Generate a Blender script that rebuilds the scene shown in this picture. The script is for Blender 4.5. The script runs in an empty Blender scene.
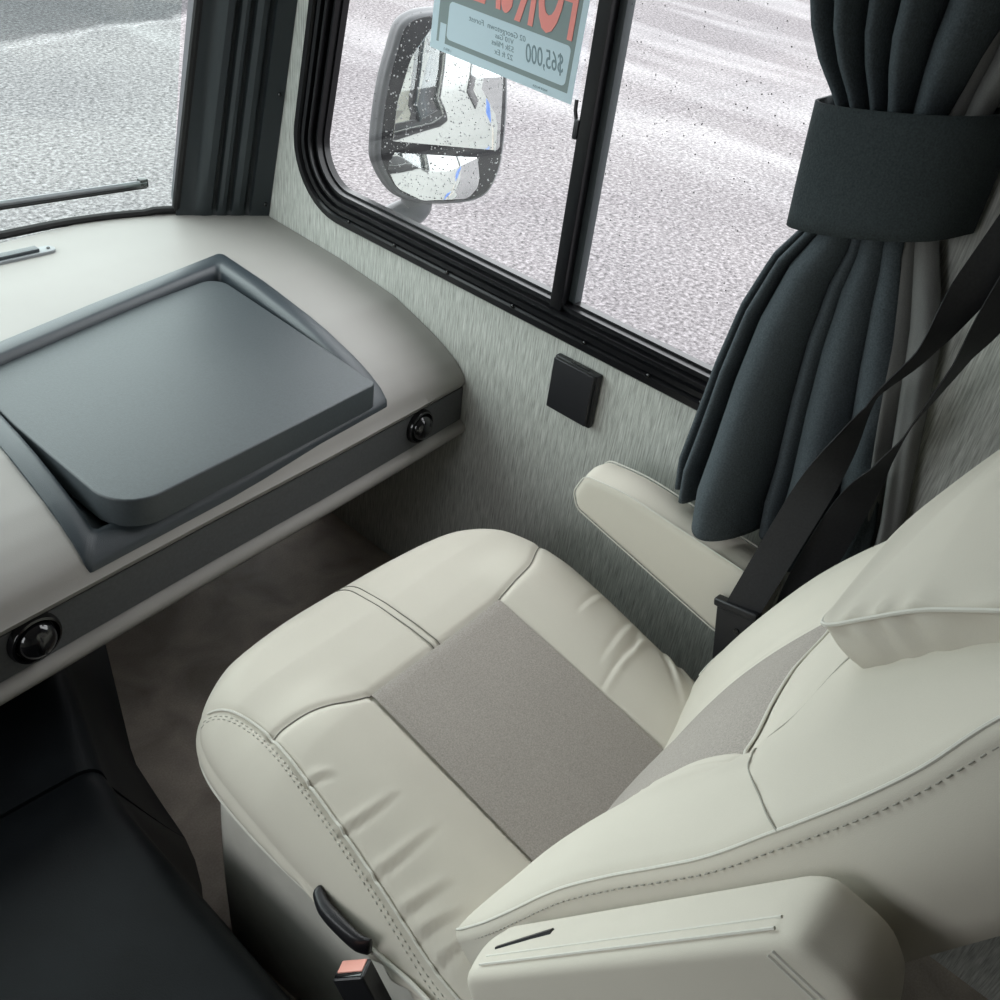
import bpy, bmesh, math, random
import numpy as np
from mathutils import Vector, Matrix

random.seed(7)
rng = np.random.default_rng(7)
scene = bpy.context.scene
col = scene.collection
R_ = math.radians

# ------------------------------------------------------------------ helpers
def link(o, parent=None):
    col.objects.link(o)
    if parent is not None:
        o.parent = parent
    return o

def mesh_obj(name, verts, faces, mat=None, parent=None, smooth=True, angle=None):
    me = bpy.data.meshes.new(name)
    me.from_pydata([tuple(map(float, v)) for v in verts], [], [tuple(int(i) for i in f) for f in faces])
    me.validate(); me.update()
    bm = bmesh.new(); bm.from_mesh(me)
    bmesh.ops.recalc_face_normals(bm, faces=bm.faces)
    if angle is not None:
        for e in bm.edges:
            if len(e.link_faces) == 2 and e.calc_face_angle(0) > R_(angle):
                e.smooth = False
    bm.to_mesh(me); bm.free()
    for p in me.polygons:
        p.use_smooth = smooth
    if mat is not None:
        me.materials.append(mat)
    return link(bpy.data.objects.new(name, me), parent)

def empty(name, loc=(0, 0, 0), rz=0.0):
    o = bpy.data.objects.new(name, None)
    o.empty_display_size = .05
    o.location = loc; o.rotation_euler = (0, 0, rz)
    return link(o)

def tag(o, label=None, cat=None, group=None, kind=None):
    if label: o['label'] = label
    if cat: o['category'] = cat
    if group: o['group'] = group
    if kind: o['kind'] = kind
    return o

class MB:
    """collects simple solids into one mesh"""
    def __init__(s): s.v = []; s.f = []
    def add(s, vs, fs):
        b = len(s.v)
        s.v += [tuple(v) for v in vs]; s.f += [tuple(i + b for i in f) for f in fs]
    def box(s, lo, hi, m=None, bev=0.0, seg=2):
        bm = bmesh.new()
        bmesh.ops.create_cube(bm, size=1)
        for v in bm.verts:
            v.co = Vector([(lo[i] + hi[i]) / 2 + v.co[i] * (hi[i] - lo[i]) for i in range(3)])
        if bev > 0:
            bmesh.ops.bevel(bm, geom=list(bm.edges), offset=bev, segments=seg, affect='EDGES', profile=.6)
        if m is not None:
            bmesh.ops.transform(bm, matrix=m, verts=bm.verts)
        bm.verts.index_update()
        s.add([v.co[:] for v in bm.verts], [[v.index for v in f.verts] for f in bm.faces]); bm.free()
    def tube(s, pts, r, n=8, closed=False):
        pts = [Vector(p) for p in pts]; N = len(pts)
        rr = r if hasattr(r, '__len__') else [r] * N
        vs = []; fs = []; ref = None
        for i, p in enumerate(pts):
            if closed: d = pts[(i + 1) % N] - pts[i - 1]
            else: d = pts[min(i + 1, N - 1)] - pts[max(i - 1, 0)]
            d.normalize()
            if ref is None: ref = d.orthogonal().normalized()
            ref = (ref - d * ref.dot(d)).normalized()
            b = d.cross(ref)
            for k in range(n):
                a = 2 * math.pi * k / n
                vs.append(p + (ref * math.cos(a) + b * math.sin(a)) * rr[i])
        M = N if closed else N - 1
        for i in range(M):
            j = (i + 1) % N
            for k in range(n):
                k2 = (k + 1) % n
                fs.append((i * n + k, i * n + k2, j * n + k2, j * n + k))
        if not closed:
            fs.append(tuple(range(n))[::-1]); fs.append(tuple((N - 1) * n + k for k in range(n)))
        s.add(vs, fs)
    def build(s, name, mat, parent=None, smooth=True, angle=35):
        return mesh_obj(name, s.v, s.f, mat, parent, smooth, angle)

def catmull(pts, n=8, closed=True):
    P = np.array(pts, float); N = len(P); out = []
    rngi = range(N) if closed else range(N - 1)
    for i in rngi:
        if closed: p0, p1, p2, p3 = P[i - 1], P[i], P[(i + 1) % N], P[(i + 2) % N]
        else: p0, p1, p2, p3 = P[max(i - 1, 0)], P[i], P[i + 1], P[min(i + 2, N - 1)]
        for k in range(n):
            t = k / n
            out.append(.5 * (2 * p1 + (p2 - p0) * t + (2 * p0 - 5 * p1 + 4 * p2 - p3) * t ** 2 + (3 * p1 - p0 - 3 * p2 + p3) * t ** 3))
    if not closed: out.append(P[-1])
    return np.array(out)

def resample(P, step):
    P = np.asarray(P, float)
    L = np.r_[0, np.cumsum(np.linalg.norm(np.diff(P, axis=0), axis=1))]
    n = max(2, int(round(L[-1] / step)) + 1)
    t = np.linspace(0, L[-1], n)
    return np.stack([np.interp(t, L, P[:, i]) for i in range(P.shape[1])], 1)

def rounded_poly(pts, radii, n=8):
    """polygon with rounded corners, 2D"""
    P = [Vector(p) for p in pts]; N = len(P); out = []
    for i in range(N):
        r = radii[i] if hasattr(radii, '__len__') else radii
        a, b, c = P[i - 1], P[i], P[(i + 1) % N]
        if r <= 0: out.append(tuple(b)); continue
        d1 = (a - b).normalized(); d2 = (c - b).normalized()
        ang = d1.angle(d2); t = r / math.tan(ang / 2)
        t = min(t, (a - b).length * .49, (c - b).length * .49); r = t * math.tan(ang / 2)
        ctr = b + (d1 + d2).normalized() * (r / math.sin(ang / 2))
        s = b + d1 * t - ctr; e = b + d2 * t - ctr
        tot = s.angle(e); sg = 1 if s.x * e.y - s.y * e.x > 0 else -1
        for k in range(n + 1):
            th = sg * tot * k / n
            out.append((ctr.x + s.x * math.cos(th) - s.y * math.sin(th), ctr.y + s.x * math.sin(th) + s.y * math.cos(th)))
    return out

def seg_dist(Q, poly, closed=True):
    """distance of points Q to polyline"""
    A = np.asarray(poly, float); B = np.roll(A, -1, 0) if closed else A[1:]
    if not closed: A = A[:-1]
    best = np.full(len(Q), 1e9)
    for a, b in zip(A, B):
        d = b - a; l = d @ d + 1e-12
        t = np.clip(((Q - a) @ d) / l, 0, 1)
        best = np.minimum(best, np.linalg.norm(Q - (a + t[:, None] * d), axis=1))
    return best

def puff(outline, front, back, R, Rb, to3, rings=36, side=8, bulge=0.0, center=None, disp=None, brings=8, side_disp=None):
    """upholstered body: closed mesh over a 2D outline with a height field in front,
    rolled edge of radius R, bulged side, back face at height `back`."""
    O = np.asarray(outline, float); N = len(O)
    c = O.mean(0) if center is None else np.array(center, float)
    T = np.roll(O, -1, 0) - np.roll(O, 1, 0); T /= np.linalg.norm(T, axis=1)[:, None]
    nr = np.stack([T[:, 1], -T[:, 0]], 1)
    if np.mean(np.sum(nr * (O - c), 1)) < 0: nr = -nr
    V = []
    ks = np.sin(np.linspace(.04, 1, rings) * math.pi / 2)
    for k in ks:
        Q = c + k * (O - c)
        d = seg_dist(Q, O) if k < 1 else np.zeros(N)
        drop = np.where(d < R, R - np.sqrt(np.maximum(R * R - (R - d) ** 2, 0)), 0)
        h = front(Q[:, 0], Q[:, 1]) - drop
        if disp is not None: h = h + disp(Q[:, 0], Q[:, 1])
        V.append(np.c_[Q, h])
    he = V[-1][:, 2]
    bk = np.full(N, back) if not callable(back) else back(O[:, 0], O[:, 1])
    for j in range(1, side + 1):
        t = j / (side + 1)
        off = bulge * math.sin(math.pi * t)
        Q = O + nr * off
        h = he + (bk + Rb - he) * t
        if side_disp is not None: Q = Q + nr * side_disp(O, h, t)[:, None]
        V.append(np.c_[Q, h])
    for k in np.sin(np.linspace(1, .06, brings) * math.pi / 2):
        Q = c + k * (O - c)
        d = seg_dist(Q, O) if k < 1 else np.zeros(N)
        drop = np.where(d < Rb, Rb - np.sqrt(np.maximum(Rb * Rb - (Rb - d) ** 2, 0)), 0)
        bq = np.full(N, back) if not callable(back) else back(Q[:, 0], Q[:, 1])
        V.append(np.c_[Q, bq + drop])
    M = len(V); P = np.concatenate(V)
    W = to3(P[:, 0], P[:, 1], P[:, 2])
    F = []
    for i in range(M - 1):
        for k in range(N):
            k2 = (k + 1) % N
            F.append((i * N + k, i * N + k2, (i + 1) * N + k2, (i + 1) * N + k))
    W = np.r_[W, [W[:N].mean(0)], [W[-N:].mean(0)]]
    a = M * N
    for k in range(N):
        k2 = (k + 1) % N
        F.append((a, k2, k)); F.append((a + 1, (M - 1) * N + k, (M - 1) * N + k2))
    return W, F

def prism(pts2, lo, hi, to3, bev=0.0):
    """closed prism over 2D outline between heights lo and hi with a rounded rim at hi"""
    P = np.array(pts2, float); N = len(P); c = P.mean(0)
    T = np.roll(P, -1, 0) - np.roll(P, 1, 0); T /= np.linalg.norm(T, axis=1)[:, None]
    nr = np.stack([T[:, 1], -T[:, 0]], 1)
    if np.mean(np.sum(nr * (P - c), 1)) < 0: nr = -nr
    L = [(0, lo)]
    if bev > 0:
        for k in range(5):
            a = math.pi / 2 * k / 4
            L.append((bev * (1 - math.cos(a)), hi - bev + bev * math.sin(a)))
    else: L.append((0, hi))
    V = []
    for ins, h in L:
        Q = P - nr * ins
        V.append(np.c_[Q, np.full(N, h)])
    V = np.concatenate(V); M = len(L)
    F = [tuple(range(N))[::-1], tuple((M - 1) * N + k for k in range(N))]
    for i in range(M - 1):
        for k in range(N):
            k2 = (k + 1) % N
            F.append((i * N + k, i * N + k2, (i + 1) * N + k2, (i + 1) * N + k))
    return to3(V[:, 0], V[:, 1], V[:, 2]), F

def smooth01(x): x = np.clip(x, 0, 1); return x * x * (3 - 2 * x)

# ------------------------------------------------------------------ materials
def mat_new(name):
    m = bpy.data.materials.new(name); m.use_nodes = True
    nt = m.node_tree; b = nt.nodes['Principled BSDF']
    return m, nt, b

def N_(nt, t, **kw):
    n = nt.nodes.new(t)
    for k, v in kw.items():
        if k in n.inputs: n.inputs[k].default_value = v
        else: setattr(n, k, v)
    return n

def ramp(nt, fac, stops):
    r = nt.nodes.new('ShaderNodeValToRGB')
    el = r.color_ramp.elements
    while len(el) < len(stops): el.new(.5)
    for e, (p, c) in zip(el, stops): e.position = p; e.color = (*c, 1) if len(c) == 3 else c
    nt.links.new(fac, r.inputs['Fac']); return r

def simple(name, c, rough=.5, spec=.5, noise=None, bump=None, metallic=0, coat=0, sheen=0):
    """principled; noise=(scale, amount) mottles colour; bump=(scale, distance)"""
    m, nt, b = mat_new(name)
    b.inputs['Base Color'].default_value = (*c, 1); b.inputs['Roughness'].default_value = rough
    b.inputs['Specular IOR Level'].default_value = spec; b.inputs['Metallic'].default_value = metallic
    b.inputs['Coat Weight'].default_value = coat
    if sheen: b.inputs['Sheen Weight'].default_value = sheen
    tc = N_(nt, 'ShaderNodeTexCoord')
    if noise:
        t = N_(nt, 'ShaderNodeTexNoise'); t.inputs['Scale'].default_value = noise[0]; t.inputs['Detail'].default_value = 5
        nt.links.new(tc.outputs['Object'], t.inputs['Vector'])
        lo = tuple(x * (1 - noise[1]) for x in c); hi = tuple(min(1, x * (1 + noise[1])) for x in c)
        r = ramp(nt, t.outputs['Fac'], [(.3, lo), (.7, hi)])
        nt.links.new(r.outputs['Color'], b.inputs['Base Color'])
    if bump:
        t = N_(nt, 'ShaderNodeTexNoise'); t.inputs['Scale'].default_value = bump[0]; t.inputs['Detail'].default_value = 3
        nt.links.new(tc.outputs['Object'], t.inputs['Vector'])
        bp = N_(nt, 'ShaderNodeBump'); bp.inputs['Strength'].default_value = .6; bp.inputs['Distance'].default_value = bump[1]
        nt.links.new(t.outputs['Fac'], bp.inputs['Height']); nt.links.new(bp.outputs['Normal'], b.inputs['Normal'])
    return m

def fabric(name, c, weave=1400, rough=.85, amt=.06, mott=.04, dist=.00025):
    """woven / knitted cloth: fine weave waves, soft mottling"""
    m, nt, b = mat_new(name)
    b.inputs['Roughness'].default_value = rough; b.inputs['Specular IOR Level'].default_value = .25
    tc = N_(nt, 'ShaderNodeTexCoord')
    n1 = N_(nt, 'ShaderNodeTexNoise'); n1.inputs['Scale'].default_value = 9; n1.inputs['Detail'].default_value = 4
    n2 = N_(nt, 'ShaderNodeTexNoise'); n2.inputs['Scale'].default_value = weave; n2.inputs['Detail'].default_value = 2
    nt.links.new(tc.outputs['Object'], n1.inputs['Vector']); nt.links.new(tc.outputs['Object'], n2.inputs['Vector'])
    a = N_(nt, 'ShaderNodeMath', operation='MULTIPLY_ADD'); a.inputs[1].default_value = mott * 3; a.inputs[2].default_value = 1 - mott * 1.5
    nt.links.new(n1.outputs['Fac'], a.inputs[0])
    d = N_(nt, 'ShaderNodeMath', operation='MULTIPLY_ADD'); d.inputs[1].default_value = amt * 3; d.inputs[2].default_value = 1 - amt * 1.5
    nt.links.new(n2.outputs['Fac'], d.inputs[0])
    p = N_(nt, 'ShaderNodeMath', operation='MULTIPLY'); nt.links.new(a.outputs[0], p.inputs[0]); nt.links.new(d.outputs[0], p.inputs[1])
    sc = N_(nt, 'ShaderNodeVectorMath', operation='SCALE'); sc.inputs[0].default_value = c
    nt.links.new(p.outputs[0], sc.inputs['Scale']); nt.links.new(sc.outputs['Vector'], b.inputs['Base Color'])
    bp = N_(nt, 'ShaderNodeBump'); bp.inputs['Strength'].default_value = .5; bp.inputs['Distance'].default_value = dist
    nt.links.new(n2.outputs['Fac'], bp.inputs['Height']); nt.links.new(bp.outputs['Normal'], b.inputs['Normal'])
    return m

def wallpaper():
    m, nt, b = mat_new('grained_wallboard')
    b.inputs['Roughness'].default_value = .55; b.inputs['Specular IOR Level'].default_value = .3
    tc = N_(nt, 'ShaderNodeTexCoord')
    mp = N_(nt, 'ShaderNodeMapping'); mp.inputs['Scale'].default_value = (400, 400, 22)
    nt.links.new(tc.outputs['Object'], mp.inputs['Vector'])
    n = N_(nt, 'ShaderNodeTexNoise'); n.inputs['Scale'].default_value = 1; n.inputs['Detail'].default_value = 6; n.inputs['Roughness'].default_value = .65
    nt.links.new(mp.outputs['Vector'], n.inputs['Vector'])
    r = ramp(nt, n.outputs['Fac'], [(.30, (.21, .213, .196)), (.5, (.385, .39, .362)), (.70, (.57, .578, .545))])
    nt.links.new(r.outputs['Color'], b.inputs['Base Color'])
    bp = N_(nt, 'ShaderNodeBump'); bp.inputs['Strength'].default_value = .3; bp.inputs['Distance'].default_value = .0006
    nt.links.new(n.outputs['Fac'], bp.inputs['Height']); nt.links.new(bp.outputs['Normal'], b.inputs['Normal'])
    return m

def vinyl_floor():
    m, nt, b = mat_new('brown_vinyl_floor')
    b.inputs['Roughness'].default_value = .55; b.inputs['Specular IOR Level'].default_value = .3
    tc = N_(nt, 'ShaderNodeTexCoord')
    n = N_(nt, 'ShaderNodeTexNoise'); n.inputs['Scale'].default_value = 9; n.inputs['Detail'].default_value = 8; n.inputs['Distortion'].default_value = .6
    nt.links.new(tc.outputs['Object'], n.inputs['Vector'])
    n2 = N_(nt, 'ShaderNodeTexNoise'); n2.inputs['Scale'].default_value = 300
    nt.links.new(tc.outputs['Object'], n2.inputs['Vector'])
    r = ramp(nt, n.outputs['Fac'], [(.3, (.27, .235, .20)), (.7, (.50, .435, .375))])
    r2 = ramp(nt, n2.outputs['Fac'], [(.35, (.85, .85, .85)), (.65, (1, 1, 1))])
    mx = N_(nt, 'ShaderNodeMix', data_type='RGBA', blend_type='MULTIPLY'); mx.inputs[0].default_value = 1
    nt.links.new(r.outputs['Color'], mx.inputs[6]); nt.links.new(r2.outputs['Color'], mx.inputs[7])
    nt.links.new(mx.outputs[2], b.inputs['Base Color'])
    return m

def glass(name, tint, refl=.06):
    m = bpy.data.materials.new(name); m.use_nodes = True
    nt = m.node_tree; nt.nodes.clear()
    out = N_(nt, 'ShaderNodeOutputMaterial')
    t = N_(nt, 'ShaderNodeBsdfTransparent'); t.inputs['Color'].default_value = (*tint, 1)
    g = N_(nt, 'ShaderNodeBsdfGlossy'); g.inputs['Roughness'].default_value = .0; g.inputs['Color'].default_value = (1, 1, 1, 1)
    lw = N_(nt, 'ShaderNodeLayerWeight'); lw.inputs['Blend'].default_value = .5
    pw = N_(nt, 'ShaderNodeMath', operation='POWER'); pw.inputs[1].default_value = 5
    f = N_(nt, 'ShaderNodeMath', operation='MULTIPLY_ADD'); f.inputs[1].default_value = .9; f.inputs[2].default_value = refl
    nt.links.new(lw.outputs['Facing'], pw.inputs[0]); nt.links.new(pw.outputs[0], f.inputs[0])
    mx = N_(nt, 'ShaderNodeMixShader')
    nt.links.new(f.outputs[0], mx.inputs['Fac']); nt.links.new(t.outputs[0], mx.inputs[1]); nt.links.new(g.outputs[0], mx.inputs[2])
    nt.links.new(mx.outputs[0], out.inputs['Surface'])
    return m

def asphalt():
    m, nt, b = mat_new('wet_asphalt')
    tc = N_(nt, 'ShaderNodeTexCoord')
    sp = N_(nt, 'ShaderNodeSeparateXYZ'); nt.links.new(tc.outputs['Object'], sp.inputs[0])
    def noise(scale, detail=3, vec=None, rough=.5):
        n = N_(nt, 'ShaderNodeTexNoise'); n.inputs['Scale'].default_value = scale; n.inputs['Detail'].default_value = detail; n.inputs['Roughness'].default_value = rough
        nt.links.new(vec or tc.outputs['Object'], n.inputs['Vector']); return n
    grit = noise(34, 4, rough=.75)
    g = ramp(nt, grit.outputs['Fac'], [(.33, (.052, .049, .050)), (.5, (.134, .126, .128)), (.66, (.235, .222, .226))])
    patch = noise(.5, 4)
    pr = ramp(nt, patch.outputs['Fac'], [(.35, (.86, .86, .87)), (.65, (1, 1, 1))])
    mx = N_(nt, 'ShaderNodeMix', data_type='RGBA', blend_type='MULTIPLY'); mx.inputs[0].default_value = 1
    nt.links.new(g.outputs['Color'], mx.inputs[6]); nt.links.new(pr.outputs['Color'], mx.inputs[7])
    # older, darker lane in front of the vehicle beyond a pale wet seam; its edge runs across the view
    e = N_(nt, 'ShaderNodeMath', operation='MULTIPLY_ADD'); e.inputs[1].default_value = -.25
    nt.links.new(sp.outputs['X'], e.inputs[0]); nt.links.new(sp.outputs['Y'], e.inputs[2])
    w = noise(1.3, 3)
    e2 = N_(nt, 'ShaderNodeMath', operation='MULTIPLY_ADD'); e2.inputs[1].default_value = .8
    nt.links.new(w.outputs['Fac'], e2.inputs[0]); nt.links.new(e.outputs[0], e2.inputs[2])
    mr = N_(nt, 'ShaderNodeMapRange'); mr.inputs['From Min'].default_value = 8.15; mr.inputs['From Max'].default_value = 8.75
    nt.links.new(e2.outputs[0], mr.inputs['Value'])
    xm = N_(nt, 'ShaderNodeMapRange'); xm.inputs['From Min'].default_value = 7.0; xm.inputs['From Max'].default_value = 5.6
    nt.links.new(sp.outputs['X'], xm.inputs['Value'])
    lane = N_(nt, 'ShaderNodeMath', operation='MULTIPLY'); nt.links.new(mr.outputs[0], lane.inputs[0]); nt.links.new(xm.outputs[0], lane.inputs[1])
    lr = ramp(nt, lane.outputs[0], [(0, (1, 1, 1)), (.25, (1.0, 1.0, 1.0)), (.4, (1.3, 1.3, 1.3)), (.7, (.55, .56, .57)), (1, (.5, .52, .53))])
    mx2 = N_(nt, 'ShaderNodeMix', data_type='RGBA', blend_type='MULTIPLY'); mx2.inputs[0].default_value = 1
    nt.links.new(mx.outputs[2], mx2.inputs[6]); nt.links.new(lr.outputs['Color'], mx2.inputs[7])
    nt.links.new(mx2.outputs[2], b.inputs['Base Color'])
    # standing water in long shallow streaks that mirror the sky
    mp = N_(nt, 'ShaderNodeMapping'); mp.inputs['Scale'].default_value = (.95, .17, 1)
    nt.links.new(tc.outputs['Object'], mp.inputs['Vector'])
    st = noise(1.0, 5, mp.outputs['Vector'], .55)
    far = N_(nt, 'ShaderNodeMapRange'); far.inputs['From Min'].default_value = 5.2; far.inputs['From Max'].default_value = 8.5
    ln = N_(nt, 'ShaderNodeMath', operation='MULTIPLY_ADD'); ln.inputs[1].default_value = .35
    nt.links.new(sp.outputs['Y'], ln.inputs[0]); nt.links.new(sp.outputs['X'], ln.inputs[2])
    nt.links.new(ln.outputs[0], far.inputs['Value'])
    sr = N_(nt, 'ShaderNodeMapRange'); sr.inputs['From Min'].default_value = .48; sr.inputs['From Max'].default_value = .66
    nt.links.new(st.outputs['Fac'], sr.inputs['Value'])
    wet = N_(nt, 'ShaderNodeMath', operation='MULTIPLY'); nt.links.new(far.outputs[0], wet.inputs[0]); nt.links.new(sr.outputs[0], wet.inputs[1])
    rr = N_(nt, 'ShaderNodeMapRange'); rr.inputs['To Min'].default_value = .5; rr.inputs['To Max'].default_value = .12
    dry = N_(nt, 'ShaderNodeMath', operation='SUBTRACT'); dry.inputs[0].default_value = 1; nt.links.new(lane.outputs[0], dry.inputs[1])
    wet0 = wet; wet = N_(nt, 'ShaderNodeMath', operation='MULTIPLY'); nt.links.new(wet0.outputs[0], wet.inputs[0]); nt.links.new(dry.outputs[0], wet.inputs[1])
    nt.links.new(wet.outputs[0], rr.inputs['Value']); nt.links.new(rr.outputs[0], b.inputs['Roughness'])
    cw = N_(nt, 'ShaderNodeMath', operation='MULTIPLY'); cw.inputs[1].default_value = .32
    nt.links.new(wet.outputs[0], cw.inputs[0]); nt.links.new(cw.outputs[0], b.inputs['Coat Weight'])
    b.inputs['Coat Roughness'].default_value = .08
    bp = N_(nt, 'ShaderNodeBump'); bp.inputs['Strength'].default_value = .35; bp.inputs['Distance'].default_value = .003
    b.inputs['Specular IOR Level'].default_value = .12
    nt.links.new(grit.outputs['Fac'], bp.inputs['Height'])
    df = N_(nt, 'ShaderNodeBsdfDiffuse'); nt.links.new(mx2.outputs[2], df.inputs['Color']); nt.links.new(bp.outputs['Normal'], df.inputs['Normal'])
    gl = N_(nt, 'ShaderNodeBsdfGlossy'); gl.inputs['Roughness'].default_value = .12
    fq = N_(nt, 'ShaderNodeMath', operation='MULTIPLY'); fq.inputs[1].default_value = .12; nt.links.new(wet.outputs[0], fq.inputs[0])
    ms = N_(nt, 'ShaderNodeMixShader'); nt.links.new(fq.outputs[0], ms.inputs[0]); nt.links.new(df.outputs[0], ms.inputs[1]); nt.links.new(gl.outputs[0], ms.inputs[2])
    nt.links.new(ms.outputs[0], nt.nodes['Material Output'].inputs['Surface'])
    return m

M = {}
M['cream'] = fabric('cream_seat_cloth', (.55, .515, .447), 1500, .8, .035, .03)
M['taupe'] = fabric('taupe_knit_insert', (.32, .29, .262), 520, .9, .28, .03, .0006)
M['seam'] = simple('cream_piping', (.60, .585, .53), .75, .2)
M['seamdark'] = simple('dark_stitch_line', (.20, .19, .165), .9, .1)  # plain dark colour for the cushion's front and middle seam lines
M['backseam'] = simple('soft_stitch_line', (.33, .32, .28), .9, .1)
M['stitch'] = simple('stitch_thread', (.42, .41, .36), .8, .2)
M['skirt'] = simple('pale_seat_base', (.54, .525, .475), .6, .3, (30, .05))
M['dash'] = simple('pale_grey_vinyl', (.285, .272, .257), .55, .25, (6, .03), (700, .0002))
M['band'] = simple('charcoal_band', (.085, .087, .09), .5, .35, (200, .1))
M['bezel'] = simple('slate_grained_plastic', (.026, .034, .041), .42, .55, None, (900, .0004))
M['lid'] = simple('slate_lid', (.034, .042, .047), .52, .6, (260, .12), (600, .0003))
M['gloss'] = simple('gloss_black', (.006, .006, .007), .12, .6)
M['black'] = simple('black_plastic', (.012, .012, .014), .38, .45, None, (700, .0003))
M['cover'] = simple('black_rubberised_cover', (.0055, .0070, .0082), .48, .16, (14, .25), (500, .0004))
M['winframe'] = simple('black_anodised_frame', (.005, .005, .006), .28, .3)
M['rubber'] = simple('black_rubber', (.012, .012, .012), .6, .3)
M['pillar'] = simple('dark_slate_pillar', (.026, .033, .036), .5, .4, None, (600, .0003))
M['grey'] = simple('grey_plastic', (.20, .21, .22), .4, .4)
M['wall'] = wallpaper()
M['floor'] = vinyl_floor()
M['white'] = simple('warm_white_panel', (.42, .40, .375), .6, .3, (5, .03))
M['exterior'] = simple('white_gelcoat', (.36, .365, .345), .25, .4)
M['decal'] = simple('blue_decal', (.03, .12, .42), .4, .4)
M['curtain'] = fabric('charcoal_curtain_cloth', (.058, .070, .078), 420, .95, .42, .10, .001)
M['tie'] = fabric('charcoal_tieback_cloth', (.033, .041, .044), 420, .95, .4, .06, .001)
M['lining'] = fabric('grey_lining_cloth', (.16, .16, .155), 700, .95, .15, .05, .0006)
M['web'] = simple('black_webbing', (.020, .020, .022), .6, .3, (300, .2))
M['red'] = simple('faded_red_button', (.72, .33, .27), .45, .4)
M['asphalt'] = asphalt()
M['glass'] = glass('clear_glass', (.95, .95, .95))
M['windshield'] = glass('green_tinted_glass', (.84, .935, .90))
M['mirror'] = simple('mirror_glass', (.80, .84, .83), .02, .5, metallic=1)
M['housing'] = simple('dark_grey_mirror_housing', (.10, .105, .11), .45, .4, None, (400, .0003))
M['blackgloss2'] = simple('black_housing_rim', (.02, .02, .022), .25, .5)
M['paper'] = simple('blue_white_card', (.52, .63, .69), .6, .3)
M['signgrey'] = simple('sign_grey_ink', (.22, .27, .27), .6, .3)
M['signred'] = simple('sign_red_ink', (.80, .28, .25), .6, .3)
M['ink'] = simple('marker_ink', (.20, .27, .30), .6, .3)
M['water'] = simple('water_drop', (.30, .31, .31), .05, .8)
M['waterdark'] = simple('water_drop_dark', (.07, .07, .07), .05, .8)

# ------------------------------------------------------------------ setting
def slab(name, lo, hi, mat, parent=None):
    b = MB(); b.box(lo, hi); o = b.build(name, mat, parent, smooth=False)
    return o

tag(slab('floor', (-2.45, -2.6, -.04), (.05, 1.95, 0), M['floor']), kind='structure')
tag(slab('ceiling', (-2.45, -2.6, 1.98), (.05, 1.62, 2.03), M['white']), kind='structure')
tag(slab('wall_rear', (-2.45, -2.64, 0), (.05, -2.6, 1.98), M['white']), kind='structure')
tag(slab('wall_front', (-2.45, 1.86, 0), (-.0, 1.92, .62), M['pillar']), kind='structure')
g = slab('ground', (-70, -70, -.95), (90, 90, -.85), M['asphalt']); tag(g, kind='structure')

def holed_wall(name, x0, x1, y0, y1, z0, z1, hole, mat):
    """wall slab parallel to the YZ plane with an opening given as a list of (y, z)"""
    H = [Vector(p) for p in hole]; c = sum(H, Vector((0, 0))) / len(H)
    angs = [math.atan2(p.y - c.y, p.x - c.x) for p in H]
    for q in ((y0, z0), (y1, z0), (y1, z1), (y0, z1)): angs.append(math.atan2(q[1] - c.y, q[0] - c.x))
    angs = sorted(set(round(a, 6) for a in angs))
    def ray_poly(a, poly):
        d = Vector((math.cos(a), math.sin(a))); best = None
        for i in range(len(poly)):
            p, q = Vector(poly[i - 1]), Vector(poly[i]); e = q - p
            den = d.x * e.y - d.y * e.x
            if abs(den) < 1e-12: continue
            w = p - c
            t = (w.x * e.y - w.y * e.x) / den; u = (w.x * d.y - w.y * d.x) / den
            if t > 0 and -1e-6 <= u <= 1 + 1e-6: best = t if best is None else max(best, t)
        return c + d * best
    rect = [(y0, z0), (y1, z0), (y1, z1), (y0, z1)]
    inn = [ray_poly(a, H) for a in angs]; out = [ray_poly(a, rect) for a in angs]; n = len(angs)
    V = []
    for x in (x0, x1):
        V += [(x, p.x, p.y) for p in inn] + [(x, p.x, p.y) for p in out]
    F = []
    for k in range(n):
        j = (k + 1) % n
        F += [(k, j, n + j, n + k), (2 * n + k, 3 * n + k, 3 * n + j, 2 * n + j), (k, 2 * n + k, 2 * n + j, j), (n + k, n + j, 3 * n + j, 3 * n + k)]
    return mesh_obj(name, V, F, mat, smooth=False)

# side window opening (y, z): front post slightly raked
WIN_OUT = rounded_poly([(.42, .727), (1.618, .727), (1.425, 1.75), (.42, 1.75)], [.06, .135, .10, .06], 10)
def inset(poly, d):
    P = np.array(poly); T = np.roll(P, -1, 0) - np.roll(P, 1, 0); T /= np.linalg.norm(T, axis=1)[:, None] + 1e-9
    n = np.stack([-T[:, 1], T[:, 0]], 1)
    if np.mean(np.sum(n * (P.mean(0) - P), 1)) < 0: n = -n
    return P + n * d
WIN_HOLE = inset(WIN_OUT, .018)
tag(holed_wall('wall_right', 0, .035, -2.6, 1.72, 0, 1.98, [tuple(p) for p in WIN_HOLE], M['wall']), kind='structure')
tag(holed_wall('trim_exterior_skin', .0352, .045, -6, 1.80, -.35, 2.05, [tuple(p) for p in WIN_HOLE], M['exterior']), kind='structure')

# left wall with the driver's window opening, for the daylight it lets in
LW = rounded_poly([(.45, .78), (1.4, .78), (1.4, 1.68), (.45, 1.68)], .1, 6)
tag(holed_wall('wall_left', -2.5, -2.45, -2.6, 1.9, 0, 1.98, LW, M['white']), kind='structure')

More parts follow.
